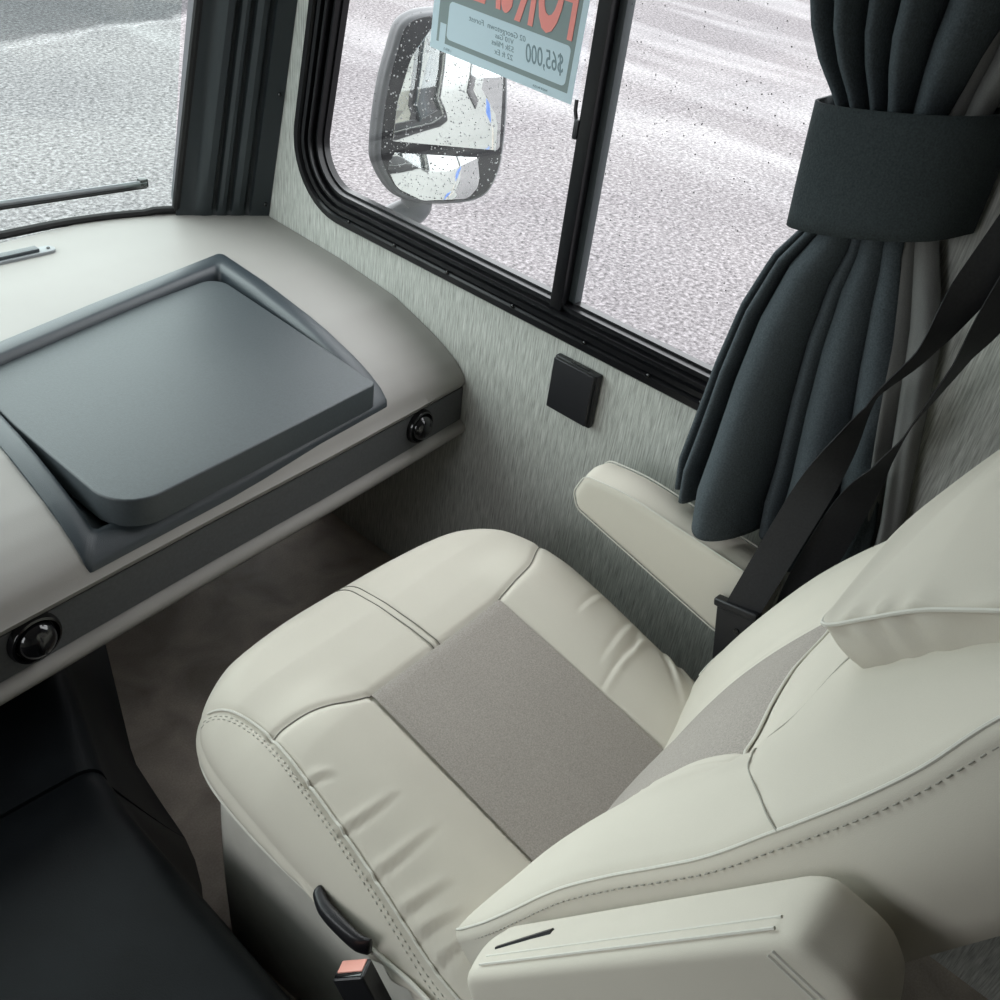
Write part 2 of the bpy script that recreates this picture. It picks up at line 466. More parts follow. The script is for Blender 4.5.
# ---- side window: frame with stepped profile, sashes, panes
w1 = tag(empty('window_1', (0, 1.0, .727)), kind='structure')
def loop_sweep(poly, prof, name, mat, parent):
    """sweep (inset, x) profile around a closed (y, z) loop"""
    n = len(poly); V = []; F = []
    for ins, x in prof:
        for p in inset(poly, ins): V.append((x, p[0], p[1]))
    m = len(prof)
    for i in range(m - 1):
        for k in range(n):
            j = (k + 1) % n
            F.append((i * n + k, i * n + j, (i + 1) * n + j, (i + 1) * n + k))
    return mesh_obj(name, V, F, mat, parent, True, 25)
def par(o, parent):
    """parent keeping world position"""
    o.parent = parent
    o.matrix_parent_inverse = Matrix.LocRotScale(parent.location, parent.rotation_euler, None).inverted()
    return o
PROF = [(0, .0), (0, -.012), (.003, -.015), (.014, -.015), (.017, -.011), (.018, -.006), (.021, -.006), (.0215, -.011), (.030, -.011), (.031, -.002),
        (.036, -.002), (.0365, -.007), (.041, -.007), (.042, .008), (.047, .008), (.048, .003), (.053, .003), (.054, .016), (.058, .016), (.058, .03), (.018, .03), (.018, .05), (0, .05), (-.02, .048), (-.02, .0455)]
f = loop_sweep(WIN_OUT, PROF, 'window_frame', M['winframe'], None); par(f, w1)
rim = loop_sweep(WIN_OUT, [(.0185, -.0055), (.0195, -.0075), (.0205, -.0055)], 'bead', M['grey'], None); par(rim, w1)
b = MB()
for y in (1.42, 1.29, 1.15, .99, .83, .70, .60):
    for k in range(1):
        b.tube([(-.0155, y, .7445), (-.0125, y, .7445)], .0032, 10)
par(b.build('frame_screws', M['gloss'], None), w1)
GL = inset(WIN_OUT, .05)
zb, zt = .775, 1.70
b = MB(); b.box((-.002, .897, zb - .006), (.030, .922, zt), bev=.003)
par(b.build('mullion', M['winframe'], None), w1)
b = MB(); b.box((.016, .884, zb - .004), (.036, .898, zt), bev=.002)
par(b.build('sash_stile', M['pillar'], None), w1)
b = MB(); b.box((-.004, .920, 1.045), (.008, .930, 1.075), bev=.003); b.tube([(.002, .925, 1.06), (.002, .934, 1.085), (.004, .936, 1.10)], .003, 8)
par(b.build('sash_latch', M['black'], None), w1)
V = [(.026, p[0], p[1]) for p in GL]
par(mesh_obj('pane', V, [tuple(range(len(V)))], M['glass'], None, False), w1)

# rain specks on the outside of the side pane
b = MB()
def drop(b, c, r, axis, st=1.0):
    n = Vector(axis).normalized(); u = n.orthogonal().normalized(); v = n.cross(u)
    vs = []; k = 6
    for ring, (rr, hh) in enumerate(((1, 0), (.7, .45))):
        for i in range(k):
            a = 2 * math.pi * i / k
            vs.append(Vector(c) + (u * math.cos(a) + v * math.sin(a)) * r * rr + n * (r * hh))
    vs.append(Vector(c) + n * r * .6)
    fs = [(i, (i + 1) % k, k + (i + 1) % k, k + i) for i in range(k)] + [(k + i, k + (i + 1) % k, 2 * k) for i in range(k)]
    b.add(vs, fs)
for i in range(1300):
    y = random.uniform(.45, 1.5); z = random.uniform(.8, 1.65)
    if random.random() > .25 + .75 * smooth01((z - .8) / .35): continue
    drop(b, (.0265, y, z), random.choice((.0006, .0008, .0010, .0013)), (1, 0, 0))
o = b.build('raindrops', M['waterdark'], None); o['kind'] = 'stuff'; par(o, w1)

# ---- windshield with curved lower corner, gasket, front pillar
w2 = tag(empty('window_2', (-1.2, 1.835, .66)), kind='structure')
xs = np.r_[np.linspace(-2.3, -.5, 12), np.linspace(-.45, -.155, 16)]
def wy(x, z): return 1.868 - .055 * max(0, (x + .42) / .26) ** 2 - .205 * (z - .66)
V = []; F = []
for i, x in enumerate(xs):
    for z in (.60, 1.0, 1.4, 1.75): V.append((x, wy(x, z), z))
for i in range(len(xs) - 1):
    for k in range(3): F.append((i * 4 + k, i * 4 + k + 1, i * 4 + 4 + k + 1, i * 4 + 4 + k))
par(mesh_obj('pane', V, F, M['windshield'], None), w2)
b = MB(); b.tube([(x, wy(x, .668) - .012, .668 - (.004 if x < -.2 else 0)) for x in xs] + [(-.160 * (1 - .33 * dz), 1.793 - .222 * dz, .66 + dz) for dz in (.02, .05, .1, .3, .6, 1.05)], .0085, 8)
gk = b.build('gasket', M['rubber'], None); par(gk, w2)
tag(slab('wall_header', (-2.45, 1.60, 1.70), (.05, 1.66, 2.0), M['pillar']), kind='structure')

# A-pillar trim: fluted plastic, swept up along the rake
t1 = empty('trim_1', (-.08, 1.75, .66)); tag(t1, kind='structure')
PF = [(0, 0), (.20, 0), (.22, .011), (.265, .013), (.285, .0), (.345, -.006), (.405, -.002), (.425, .013), (.46, .013), (.48, .0), (.52, -.004), (.56, .0), (.58, .014), (.615, .014), (.635, .0), (.71, -.007), (.79, -.002), (.83, .007), (.91, .009), (1.0, .0)]
def pil(f, d): return (-.001 - .160 * f + .51 * d, 1.690 + .098 * f + .86 * d)
sec = [pil(f, d) for f, d in PF] + [(-.157, 1.80), (-.140, 1.83), (-.10, 1.90), (-.001, 1.90)]
zs = [.655, .664, .675, .70, .8, 1.0, 1.3, 1.6, 1.75]
V = []; F = []; n = len(sec)
cx, cy = -.08, 1.745
for z in zs:
    for i, (x, y) in enumerate(sec):
        k = smooth01((z - .655) / .03)
        if i < len(PF):    # flutes run out at the foot
            f, d = PF[i]; x, y = pil(f, d * k)
        V.append((x * (1 - .33 * (z - .66)), y - .222 * (z - .66), z))
for a in range(len(zs) - 1):
    for k in range(n):
        j = (k + 1) % n
        F.append((a * n + k, a * n + j, (a + 1) * n + j, (a + 1) * n + k))
F.append(tuple(range(n)))
par(mesh_obj('pillar_trim', V, F, M['pillar'], None, True, 40), t1)
for z, q in ((.925, 0), (.690, 0)):
    b = MB(); c = Vector((-.012, 1.6915 - .222 * (z - .66), z)); d = Vector((-.57, -.82, 0))
    b.tube([c - d * .004, c + d * .0015], .0035, 10)
    par(b.build('screw', M['gloss'], None), t1)

# ------------------------------------------------------------------ dashboard
XF = [-1.7, -.95, -.6, -.37, -.15, 0]; YF = [.95, 1.0, 1.033, 1.052, 1.074, 1.090]
def yf(x): return np.interp(x, XF, YF)
# (distance behind the front line, height) in the middle and at the wall end
PM_D = [0, .004, .012, .03, .06, .1, .2, .37, .6, .95]; PM_Z = [.562, .571, .580, .592, .606, .619, .640, .654, .660, .660]
PW_D = [0, .004, .012, .03, .06, .1, .2, .37, .6, .95]; PW_Z = [.550, .555, .563, .577, .592, .607, .636, .653, .661, .661]
def wall_blend(x): return smooth01((np.asarray(x, float) + .17) / .17)
def dash_z(x, y):
    d = np.asarray(y, float) - yf(x); w = wall_blend(x)
    return (1 - w) * np.interp(d, PM_D, PM_Z) + w * np.interp(d, PW_D, PW_Z)
def inside(p, poly):
    c = False
    for i in range(len(poly)):
        a, b_ = poly[i - 1], poly[i]
        if (a[1] > p[1]) != (b_[1] > p[1]) and p[0] < (b_[0] - a[0]) * (p[1] - a[1]) / (b_[1] - a[1]) + a[0]: c = not c
    return c
BZ = [(-.193, 1.585), (-.198, 1.4), (-.205, 1.2), (-.208, 1.10), (-.212, float(yf(-.212)) + .006), (-.50, float(yf(-.5)) + .000), (-.806, float(yf(-.806)) - .003), (-.805, 1.1), (-.80, 1.29), (-.797, 1.455), (-.50, 1.522)]
BZR = [.010, .2, .2, .1, .008, .3, .008, .2, .2, .02, .3]
def mitre(poly, d):
    """offset a clockwise-or-not polygon inward by d, corner by corner"""
    P = [Vector(q) for q in poly]; n = len(P); ctr = sum(P, Vector((0, 0))) / n; L = []
    for i in range(n):
        a, b_ = P[i - 1], P[i]; t = (b_ - a).normalized(); nn = Vector((-t.y, t.x))
        if nn.dot(ctr - a) < 0: nn = -nn
        L.append((a + nn * d, t))
    out = []
    for i in range(n):
        (p, t), (q, u) = L[i], L[(i + 1) % n]; den = t.x * u.y - t.y * u.x
        if abs(den) < 1e-4: out.append(tuple(q)); continue
        k = ((q - p).x * u.y - (q - p).y * u.x) / den; out.append(tuple(p + t * k))
    return out
def bz_ring(ins):
    Q = rounded_poly(mitre(BZ, ins), BZR, 6); out = []
    for i in range(len(Q)):
        a = np.array(Q[i]); b_ = np.array(Q[(i + 1) % len(Q)])
        for k in range(4): out.append(a + (b_ - a) * k / 4)
    return out
RECESS = [tuple(q) for q in bz_ring(.024)]
dash = empty('dashboard', (-.5, 1.4, .42))
tag(dash, 'pale grey vinyl dashboard with charcoal front band, running along under the windshield', 'dashboard')
xs = np.r_[np.linspace(-1.7, -.85, 10), np.linspace(-.83, -.17, 67), np.linspace(-.16, -.002, 20)]
prof = []
dd = list(np.r_[.79, .7, np.linspace(.62, .04, 59), .034, .028, .022, .016, .010, .004, 0])
V = []; F = []
for x in xs:
    w = float(wall_blend(x)); y0 = float(yf(x))
    yb = (wy(x, .66) - .008) if x < -.155 else 1.80
    row = [(x, min(yb, y0 + d), float(dash_z(x, y0 + d)) - (.055 if inside((x, y0 + d), RECESS) else 0)) for d in dd]
    zc = row[-1][2]
    bul = .006 * (1 - w) + .001
    row += [(x, y0 - bul, zc - .012), (x, y0 - bul * 1.3, .5 * (zc + .535)), (x, y0 - bul * .6, .538), (x, y0 + .004, .531), (x, y0 + .012, .527), (x, y0 + .012, .461), (x, y0 + .004, .458)]
    row += [(x, y0 - .006, .457), (x, y0 - .013, .452), (x, y0 - .016, .444), (x, y0 - .012, .434), (x, y0 - .001, .428), (x, y0 + .02, .426), (x, y0 + .05, .430), (x, y0 + .79, .47)]
    V += row
m = len(row)
for i in range(len(xs) - 1):
    for k in range(m - 1): F.append((i * m + k, i * m + k + 1, (i + 1) * m + k + 1, (i + 1) * m + k))
    F.append((i * m + m - 1, i * m, (i + 1) * m, (i + 1) * m + m - 1))
F.append(tuple(range(m))); F.append(tuple((len(xs) - 1) * m + k for k in range(m)))
par(mesh_obj('dash_body', V, F, M['dash'], None, True, 60), dash)
V = []; F = []
for i, x in enumerate(xs):
    y0 = float(yf(x)); V += [(x, y0 + .011, .530), (x, y0 + .002, .5295), (x, y0 + .0, .4595), (x, y0 + .011, .459)]
for i in range(len(xs) - 1):
    for k in range(3): F.append((i * 4 + k, i * 4 + k + 1, i * 4 + 5 + k, i * 4 + 4 + k))
F.append((0, 1, 2, 3)); L = 4 * (len(xs) - 1); F.append((L, L + 1, L + 2, L + 3))
par(mesh_obj('front_band', V, F, M['band'], None, True, 40), dash)

# desk surround (bezel) set into the dash top
def ring_at(ins, dz): return [(q[0], q[1], float(dash_z(*q)) + dz) for q in bz_ring(ins)]
rings = [ring_at(0, -.002), ring_at(.001, .0045), ring_at(.004, .0060), ring_at(.027, .0045), ring_at(.034, .001), ring_at(.038, -.010), ring_at(.041, -.040)]
P = rings[0]
n = len(P); V = sum(rings, []); F = []
for a in range(len(rings) - 1):
    for k in range(n):
        j = (k + 1) % n; F.append((a * n + k, a * n + j, (a + 1) * n + j, (a + 1) * n + k))
F.append(tuple((len(rings) - 1) * n + k for k in range(n)))
par(mesh_obj('desk_surround', V, F, M['bezel'], None, True, 50), dash)
# lid: thick slab, lying a little proud at the front and sunk at the back
LD = [(-.2435, 1.528), (-.246, 1.30), (-.250, 1.066), (-.50, 1.038), (-.750, 1.012), (-.760, 1.28), (-.755, 1.445), (-.50, 1.492)]
LD = rounded_poly(LD, [.035, .5, .012, .5, .062, .5, .03, .5], 8)
def lid3(u, v, w): return np.c_[u, v, w + .636 + .022 * (v - 1.05)]
V, F = prism(LD, -.045, 0, lid3, .003)
par(mesh_obj('desk_lid', V, F, M['lid'], None, True, 30), dash)

# round vents in the band
def vent(x, z, r, tilt):
    y0 = float(yf(x)) - .002
    V = empty('air_vent'); V.parent = dash
    dxy = Vector((1, (float(yf(x + .05)) - float(yf(x - .05))) / .1, 0)).normalized()
    nrm = Vector((dxy.y, -dxy.x, 0)); up = Vector((0, 0, 1))
    m = Matrix(((dxy.x, up.x, nrm.x, x), (dxy.y, up.y, nrm.y, y0), (dxy.z, up.z, nrm.z, z), (0, 0, 0, 1)))
    return m
def disc_prof(prof, m, name, mat, parent, n=32):
    V = []; F = []
    for r, h in prof:
        for k in range(n):
            a = 2 * math.pi * k / n; V.append(m @ Vector((r * math.cos(a), r * math.sin(a), h)))
    for i in range(len(prof) - 1):
        for k in range(n):
            j = (k + 1) % n; F.append((i * n + k, i * n + j, (i + 1) * n + j, (i + 1) * n + k))
    F.append(tuple((len(prof) - 1) * n + k for k in range(n)))
    return mesh_obj(name, V, F, mat, parent, True, 40)
def make_vent(x, z, s, rot):
    y0 = float(yf(x)) - .001
    dxy = Vector((1, (float(yf(x + .05)) - float(yf(x - .05))) / .1, 0)).normalized()
    nrm = Vector((dxy.y, -dxy.x, 0)); up = Vector((0, 0, 1))
    m = Matrix(((dxy.x, up.x, nrm.x, x), (dxy.y, up.y, nrm.y, y0), (dxy.z, up.z, nrm.z, z), (0, 0, 0, 1)))
    m = m @ Matrix.Rotation(R_(rot), 4, 'Z')
    ring = disc_prof([(.034 * s, -.01), (.034 * s, .002), (.032 * s, .007), (.029 * s, .008), (.0265 * s, .004), (.026 * s, .001)], m, 'air_vent', M['gloss'], None); par(ring, dash)
    ball = disc_prof([(.0255 * s, .0), (.0245 * s, .008), (.021 * s, .015), (.014 * s, .020), (.006 * s, .0225), (.001, .023)], m, 'vent_ball', M['gloss'], None)
    b = MB(); b.box((-.0013, -.015 * s, .012), (.0013, .015 * s, .0222), m, .0006); bar = b.build('vent_vane', M['black'], None)
    for q in (ball, bar): q.parent = ring; q.matrix_parent_inverse = ring.matrix_basis.inverted() @ Matrix()
    for q in (ball, bar):
        q.matrix_parent_inverse = (Matrix.Translation(dash.location).inverted()).inverted() @ Matrix.Translation(-Vector(dash.location))
make_vent(-.130, .500, .98, -35)
make_vent(-.892, .502, 1.10, 5)
# defroster grille at the windshield edge
V, F = prism(rounded_poly([(-.75, 1.742), (-.44, 1.742), (-.44, 1.770), (-.75, 1.770)], .0135, 8), .655, .6655, lambda u, v, w: np.c_[u, v, w], .002)
grl = mesh_obj('defroster_grille', V, F, M['grey'], None, True, 40); par(grl, dash)
b = MB(); b.box((-.74, 1.748, .664), (-.472, 1.766, .672), bev=.002)
q = b.build('grille_insert', M['bezel'], None); q.parent = grl; q.matrix_parent_inverse = Matrix.Translation(-Vector(dash.location)) @ Matrix.Translation(Vector(dash.location))
b = MB(); b.tube([(-.452, 1.756, .664), (-.452, 1.756, .667)], .0035, 10)
q = b.build('grille_screw', M['gloss'], None); q.parent = grl; q.matrix_parent_inverse = Matrix()

# ------------------------------------------------------------------ engine cover
cov = empty('engine_cover', (-1.2, .8, 0))
tag(cov, 'black moulded engine cover on the floor left of the cream seat', 'engine cover')
def foot(y): return np.interp(y, [-.2, .76, .80, .83, .88, .94, 1.02, 1.13, 1.42, 1.9], [-.818, -.818, -.806, -.787, -.765, -.750, -.742, -.728, -.615, -.50])
def ridge(y): return np.interp(y, [-.2, .45, .62, .84, .93, 1.14, 1.42, 1.9], [-.885, -.875, -.872, -.872, -.862, -.800, -.735, -.66])
def cover_mesh(y0, y1, ztop, name, lipped):
    ys = np.linspace(y0, y1, 26); V = []; F = []
    for y in ys:
        f, r = float(foot(y)), float(ridge(y))
        e = 0.0
        if lipped: e = .022 * (1 - smooth01((y1 - y) / .03))
        zt = ztop - e * .6
        row = [(-1.75, y, 0), (-1.75, y, zt - .02), (-1.72, y, zt), (-1.3, y, zt + .012)]
        for k in range(9):
            a = math.pi / 2 * k / 8
            # rounded ridge then concave flank
            row.append((r - .05 + .05 * math.sin(a), y, zt - .06 * (1 - math.cos(a)) ** 1.2))
        for t in (.15, .3, .5, .7, .85, 1):
            row.append((r + (f - r) * t, y, (zt - .06) * (1 - t) ** (1.25 - .75 * float(smooth01((1.0 - y) / .2)))))
        V += row
    m = len(row)
    for i in range(len(ys) - 1):
        for k in range(m - 1): F.append((i * m + k, i * m + k + 1, (i + 1) * m + k + 1, (i + 1) * m + k))
        F.append((i * m + m - 1, i * m, (i + 1) * m, (i + 1) * m + m - 1))
    F.append(tuple(range(m))); F.append(tuple((len(ys) - 1) * m + k for k in range(m)))
    return par(mesh_obj(name, V, F, M['cover'], None, True, 60), cov)
cover_mesh(-.2, .935, .305, 'rear_cover', True)
cover_mesh(.936, 1.85, .298, 'front_cover', False)

# ------------------------------------------------------------------ the seat
YAW = R_(3.5)
seat = empty('passenger_seat', (-.485, .45, 0), YAW)
tag(seat, 'cream upholstered passenger seat with taupe centre panel, facing the dashboard', 'seat')
def interp2(u, v, us, vs, T):
    """smooth (cubic hermite) table lookup"""
    def cub(x, xs):
        x = np.clip(x, xs[0], xs[-1]); i = np.clip(np.searchsorted(xs, x, 'right') - 1, 0, len(xs) - 2)
        t = (x - xs[i]) / (xs[i + 1] - xs[i]); return i, t
    xs = np.array(us); ys = np.array(vs); T = np.array(T)
    def her(A, x, xs, axis):
        sl = np.gradient(A, xs, axis=axis); return sl
    su = np.gradient(T, xs, axis=1); iu, tu = cub(u, xs)
    def basis(t): return 2*t**3-3*t**2+1, t**3-2*t**2+t, -2*t**3+3*t**2, t**3-t**2
    iv, tv = cub(v, ys)
    hu = xs[iu + 1] - xs[iu]; hv = ys[iv + 1] - ys[iv]
    a, b_, c_, d_ = basis(tu)
    def rowval(Tm, r): 
        sm = np.gradient(Tm, xs, axis=1)
        return a * Tm[r, iu] + b_ * hu * sm[r, iu] + c_ * Tm[r, iu + 1] + d_ * hu * sm[r, iu + 1]
    sv = np.gradient(T, ys, axis=0)
    A, B, Cc, D = basis(tv)
    return A * rowval(T, iv) + B * hv * rowval(sv, iv) + Cc * rowval(T, iv + 1) + D * hv * rowval(sv, iv + 1)

# --- cushion (local: x right, y forward, z up)
CUSH = catmull([(-.312, -.20), (-.320, -.05), (-.322, .10), (-.318, .22), (-.304, .315), (-.276, .370), (-.226, .401), (-.165, .416), (-.08, .424), (.02, .423), (.12, .414), (.215, .397),
                (.286, .366), (.324, .317), (.338, .24), (.335, .13), (.319, .0), (.312, -.08), (.295, -.20), (.15, -.24), (-.15, -.24)], 20)
def cush_z(x, y):
    z = np.interp(y, [-.3, -.18, -.1, .0, .1, .2, .26, .32, .37, .41], [.385, .408, .424, .445, .466, .486, .493, .495, .490, .482])
    xx = np.abs(np.asarray(x) - .008)
    z = z + .014 * smooth01((xx - .12) / .07) * (1 - .9 * smooth01((xx - .2) / .13)) * (1 - smooth01((y - .2) / .1))
    z = z - np.where(np.asarray(x) < 0, .022, .014) * smooth01((xx - .2) / .12) - .004 * np.exp(-(xx / .1) ** 2)
    return z
INS_A, INS_B = np.array([-.121, .212]), np.array([.149, .212])
seam_left = catmull([(-.272, .356), (-.263, .330), (-.256, .29), (-.2565, .245), (-.264, .178), (-.273, .108), (-.282, .046), (-.292, -.018), (-.300, -.075), (-.303, -.12), (-.303, -.19)], 10, False)
seam_front = np.r_[catmull([(-.2565, .248), (-.235, .247), (-.195, .237), (-.155, .220), tuple(INS_A)], 8, False), [INS_B], catmull([tuple(INS_B), (.185, .214), (.235, .222), (.285, .244), (.326, .262)], 8, False)[1:]]
ins_edge_l = np.array([INS_A, (-.136, -.14)]); ins_edge_r = np.array([INS_B, (.138, -.16)])
seam_mid = np.array([(.014, .214), (.010, .416)])
wr_l = [((-.277, .101), (-.195, .080)), ((-.283, .041), (-.195, .016)), ((-.287, -.010), (-.225, -.040)), ((-.267, .172), (-.238, .150)), ((-.293, -.045), (-.235, -.066)), ((-.298, -.08), (-.24, -.088))]
wr_r = [((.300, .128), (.215, .112)), ((.285, .026), (.115, .010)), ((.290, .058), (.170, .042)), ((.288, .040), (.208, .016)), ((.282, -.008), (.205, -.092)), ((.296, .0), (.24, -.062)), ((.298, -.03), (.25, -.09))]
def cush_disp(x, y):
    Q = np.c_[x, y]; h = np.zeros(len(Q))
    for s, dp, wd in ((seam_left, .0035, .006), (seam_front, .004, .006), (ins_edge_l, .002, .004), (ins_edge_r, .002, .004)):
        d = seg_dist(Q, s, False); h -= dp * np.exp(-(d / wd) ** 2)
    d = np.abs(np.abs(Q[:, 0] - .012) - 0.006) + np.maximum(0, .212 - Q[:, 1]) * 5
    h -= .0022 * np.exp(-(d / .003) ** 2)
    inn = np.minimum(np.minimum(Q[:, 0] + .129 + .03 * (.212 - Q[:, 1]), .147 - Q[:, 0]),   .2115 - Q[:, 1])
    h -= .0035 * smooth01(inn / .005)
    for i, (a, b) in enumerate(wr_l + wr_r):
        a = np.array(a); b = np.array(b); dv = b - a; L = np.linalg.norm(dv); t = ((Q - a) @ dv) / L / L
        nrm = np.array([-dv[1], dv[0]]) / L; s = (Q - a) @ nrm + .003 * np.sin(t * 3 + i)
        env = np.clip(1 - t, 0, 1) ** .8 * smooth01((t + .12) / .2)
        h += env * (.0040 * np.exp(-((s - .006) / .0065) ** 2) - .0052 * np.exp(-(s / .0042) ** 2))
    return h
def side_wr(O, h, t):
    # gathers on the left and right sides toward the rear
    s = np.zeros(len(O)); rear = smooth01((.22 - O[:, 1]) / .25)
    s += .0035 * rear * np.sin(O[:, 1] * 130 + 4 * t + 1.5 * np.sin(O[:, 1] * 31)) * math.sin(math.pi * min(1, t * 1.3))
    return s
ident = lambda u, v, w: np.c_[u, v, w]
V, F = puff(CUSH, cush_z, .362, .054, .018, ident, rings=110, side=12, bulge=.006, center=(.0, .09), disp=cush_disp, brings=8, side_disp=side_wr)
mesh_obj('seat_cushion', V, F, M['cream'], seat)
# grey insert panel following the cushion top
V = []; F = []; nu, nv = 40, 52
for j in range(nv + 1):
    t = j / nv; a = INS_A + (np.array([-.138, -.20]) - INS_A) * t; b_ = INS_B + (np.array([.137, -.20]) - INS_B) * t
    a = a + [.0015, 0]; b_ = b_ - [.0015, 0]
    for i in range(nu + 1):
        V.append(a + (b_ - a) * i / nu)
V = np.array(V)
e = np.tile(np.minimum(np.arange(nu + 1), nu - np.arange(nu + 1)) / 2.0, nv + 1)
z = cush_z(V[:, 0], V[:, 1]) + .0006 - .0015 * np.exp(-e ** 2) - .0015 * np.exp(-((.212 - V[:, 1]) / .004) ** 2)
z += .0012 * np.exp(-((V[:, 0] - .005 + .02 * V[:, 1]) / .012) ** 2)
V = np.c_[V, z]
for j in range(nv):
    for i in range(nu): F.append((j * (nu + 1) + i, j * (nu + 1) + i + 1, (j + 1) * (nu + 1) + i + 1, (j + 1) * (nu + 1) + i))
o = mesh_obj('seat_panel', V, F, M['taupe'], seat); o['label'] = 'taupe knitted centre panel'

def cush_line(P2, off=.0006, step=.004):
    P = resample(P2, step)
    d = seg_dist(P, CUSH); Rr = .054
    drop = np.where(d < Rr, Rr - np.sqrt(np.maximum(Rr * Rr - (Rr - d) ** 2, 0)), 0)
    return np.c_[P, cush_z(P[:, 0], P[:, 1]) + cush_disp(P[:, 0], P[:, 1]) - drop + off]
b = MB(); b.tube(cush_line(seam_left, .0026), .0018, 6); b.build('side_piping', M['seam'], seat)
b = MB()
b.tube(cush_line(seam_front, .0008), .0010, 6)
for dx in (-.006, .006): b.tube(cush_line(seam_mid + [dx, 0], .0010), .0008, 6)
b.build('stitch_lines', M['seamdark'], seat)
def stitches(b, L, r=.0008, gap=2):
    for i in range(0, len(L) - 1, gap): b.tube([L[i], L[i + 1]], r, 5)
b = MB()
for dx in (-.0075, -.0115): stitches(b, cush_line(seam_left + [dx, 0], .0002, .0042))
o = b.build('side_stitching', M['stitch'], seat)
# lower piping of the cushion, left side and front
Pl = [(p[0] * 1.004, p[1] * 1.004, .381) for p in CUSH if p[1] > -.19]
k0 = max(range(len(Pl)), key=lambda i: math.hypot(Pl[i][0] - Pl[i - 1][0], Pl[i][1] - Pl[i - 1][1])); Pl = Pl[k0:] + Pl[:k0]
b = MB(); b.tube(Pl, .0030, 8); b.build('lower_piping', M['seam'], seat)

# --- pedestal skirt
SK = rounded_poly([(-.288, -.22), (-.292, .10), (-.296, .335), (.255, .335), (.27, .10), (.27, -.22)], [.03, .4, .035, .035, .4, .03], 6)
V, F = puff(resample(np.r_[SK, [SK[0]]], .03)[:-1], lambda u, v: np.full(len(u), .366), 0.0, .01, .004, ident, rings=6, side=8, bulge=.004)
mesh_obj('seat_base', V, F, M['skirt'], seat)
# recline lever on the left side
b = MB()
Lv = catmull([(-.324, .092, .402), (-.333, .07, .401), (-.336, .04, .400), (-.335, .012, .397), (-.328, -.002, .395)], 6, False)
V = []; F = []; n = 14
for i, p in enumerate(Lv):
    t = i / (len(Lv) - 1); wv = .004 + .004 * math.sin(math.pi * min(1, .25 + t * .8)); hv = .008 + .008 * t
    if i in (0, len(Lv) - 1): wv *= .7; hv *= .8
    for k in range(n):
        a = 2 * math.pi * k / n; ca, sa = math.cos(a), math.sin(a)
        V.append((p[0] + wv * math.copysign(abs(ca) ** .6, ca), p[1], p[2] + hv * math.copysign(abs(sa) ** .6, sa)))
for i in range(len(Lv) - 1):
    for k in range(n): F.append((i * n + k, i * n + (k + 1) % n, (i + 1) * n + (k + 1) % n, (i + 1) * n + k))
F.append(tuple(range(n))); F.append(tuple((len(Lv) - 1) * n + k for k in range(n)))
o = mesh_obj('recline_lever', V, F, M['black'], seat, True, 50); o['label'] = 'black recline lever'

# --- backrest in its own frame: u right, v up the back, w outward
AL = R_(24); CA, SA = math.cos(AL), math.sin(AL)
def back3(u, v, w):
    u, v, w = (np.asarray(q, float) for q in (u, v, w))
    return np.c_[u, -.115 - SA * v + CA * w, .42 + CA * v + SA * w]
US = [0, .12, .16, .20, .24, .275, .32]
VS = [-.08, 0, .10, .20, .30, .36, .42, .50, .60, .68, .75, .85, .95]
TB = [[-.01, -.005, .002, .010, .016, .020, .010],
      [.012, .010, .016, .027, .036, .044, .036],
      [.028, .026, .032, .046, .055, .057, .046],
      [.038, .036, .042, .056, .063, .060, .046],
      [.039, .036, .042, .054, .060, .058, .040],
      [.036, .032, .038, .050, .055, .050, .028],
      [.030, .027, .031, .040, .046, .038, .014],
      [.034, .031, .030, .031, .033, .022, .001],
      [.046, .045, .044, .040, .030, .014, -.006],
      [.035, .035, .034, .030, .022, .010, -.005],
      [.015, .015, .014, .012, .010, .006, .002],
      [-.03, -.03, -.03, -.028, -.022, -.015, -.01],
      [-.07, -.07, -.07, -.06, -.05, -.04, -.03]]
def back_w(u, v):
    u = np.asarray(u, float); v = np.asarray(v, float)
    sag = .004 * smooth01((-u - .12) / .1) * smooth01((v - .05) / .1) * (1 - smooth01((v - .45) / .1))
    return interp2(np.abs(u), v, US, VS, TB) - sag - .013 * np.exp(-((u + .135) / .05) ** 2 - ((v - .41) / .05) ** 2)
BK = catmull([(-.238, -.022), (-.279, .012), (-.300, .07), (-.308, .15), (-.310, .28), (-.308, .42), (-.308, .56), (-.310, .70), (-.305, .80), (-.275, .88), (-.20, .915), (0, .925),
              (.20, .915), (.275, .88), (.305, .80), (.310, .70), (.308, .56), (.308, .42), (.310, .28), (.308, .14), (.300, .03), (.275, -.04), (.15, -.10), (-.10, -.09), (-.175, -.03)], 9)
top_seam = catmull([(-.135, .395), (-.08, .40), (0, .398), (.08, .392), (.135, .385)], 8, False)
cross_l = np.array([(-.135, .40), (-.17, .455), (-.24, .505), (-.305, .555)]); cross_r = cross_l * [-1, 1]
wing_l = catmull([(-.137, .405), (-.16, .46), (-.165, .53), (-.15, .61)], 8, False); wing_r = wing_l * [-1, 1]
bins_l = np.array([(-.132, -.06), (-.135, .395)]); bins_r = bins_l * [-1, 1]
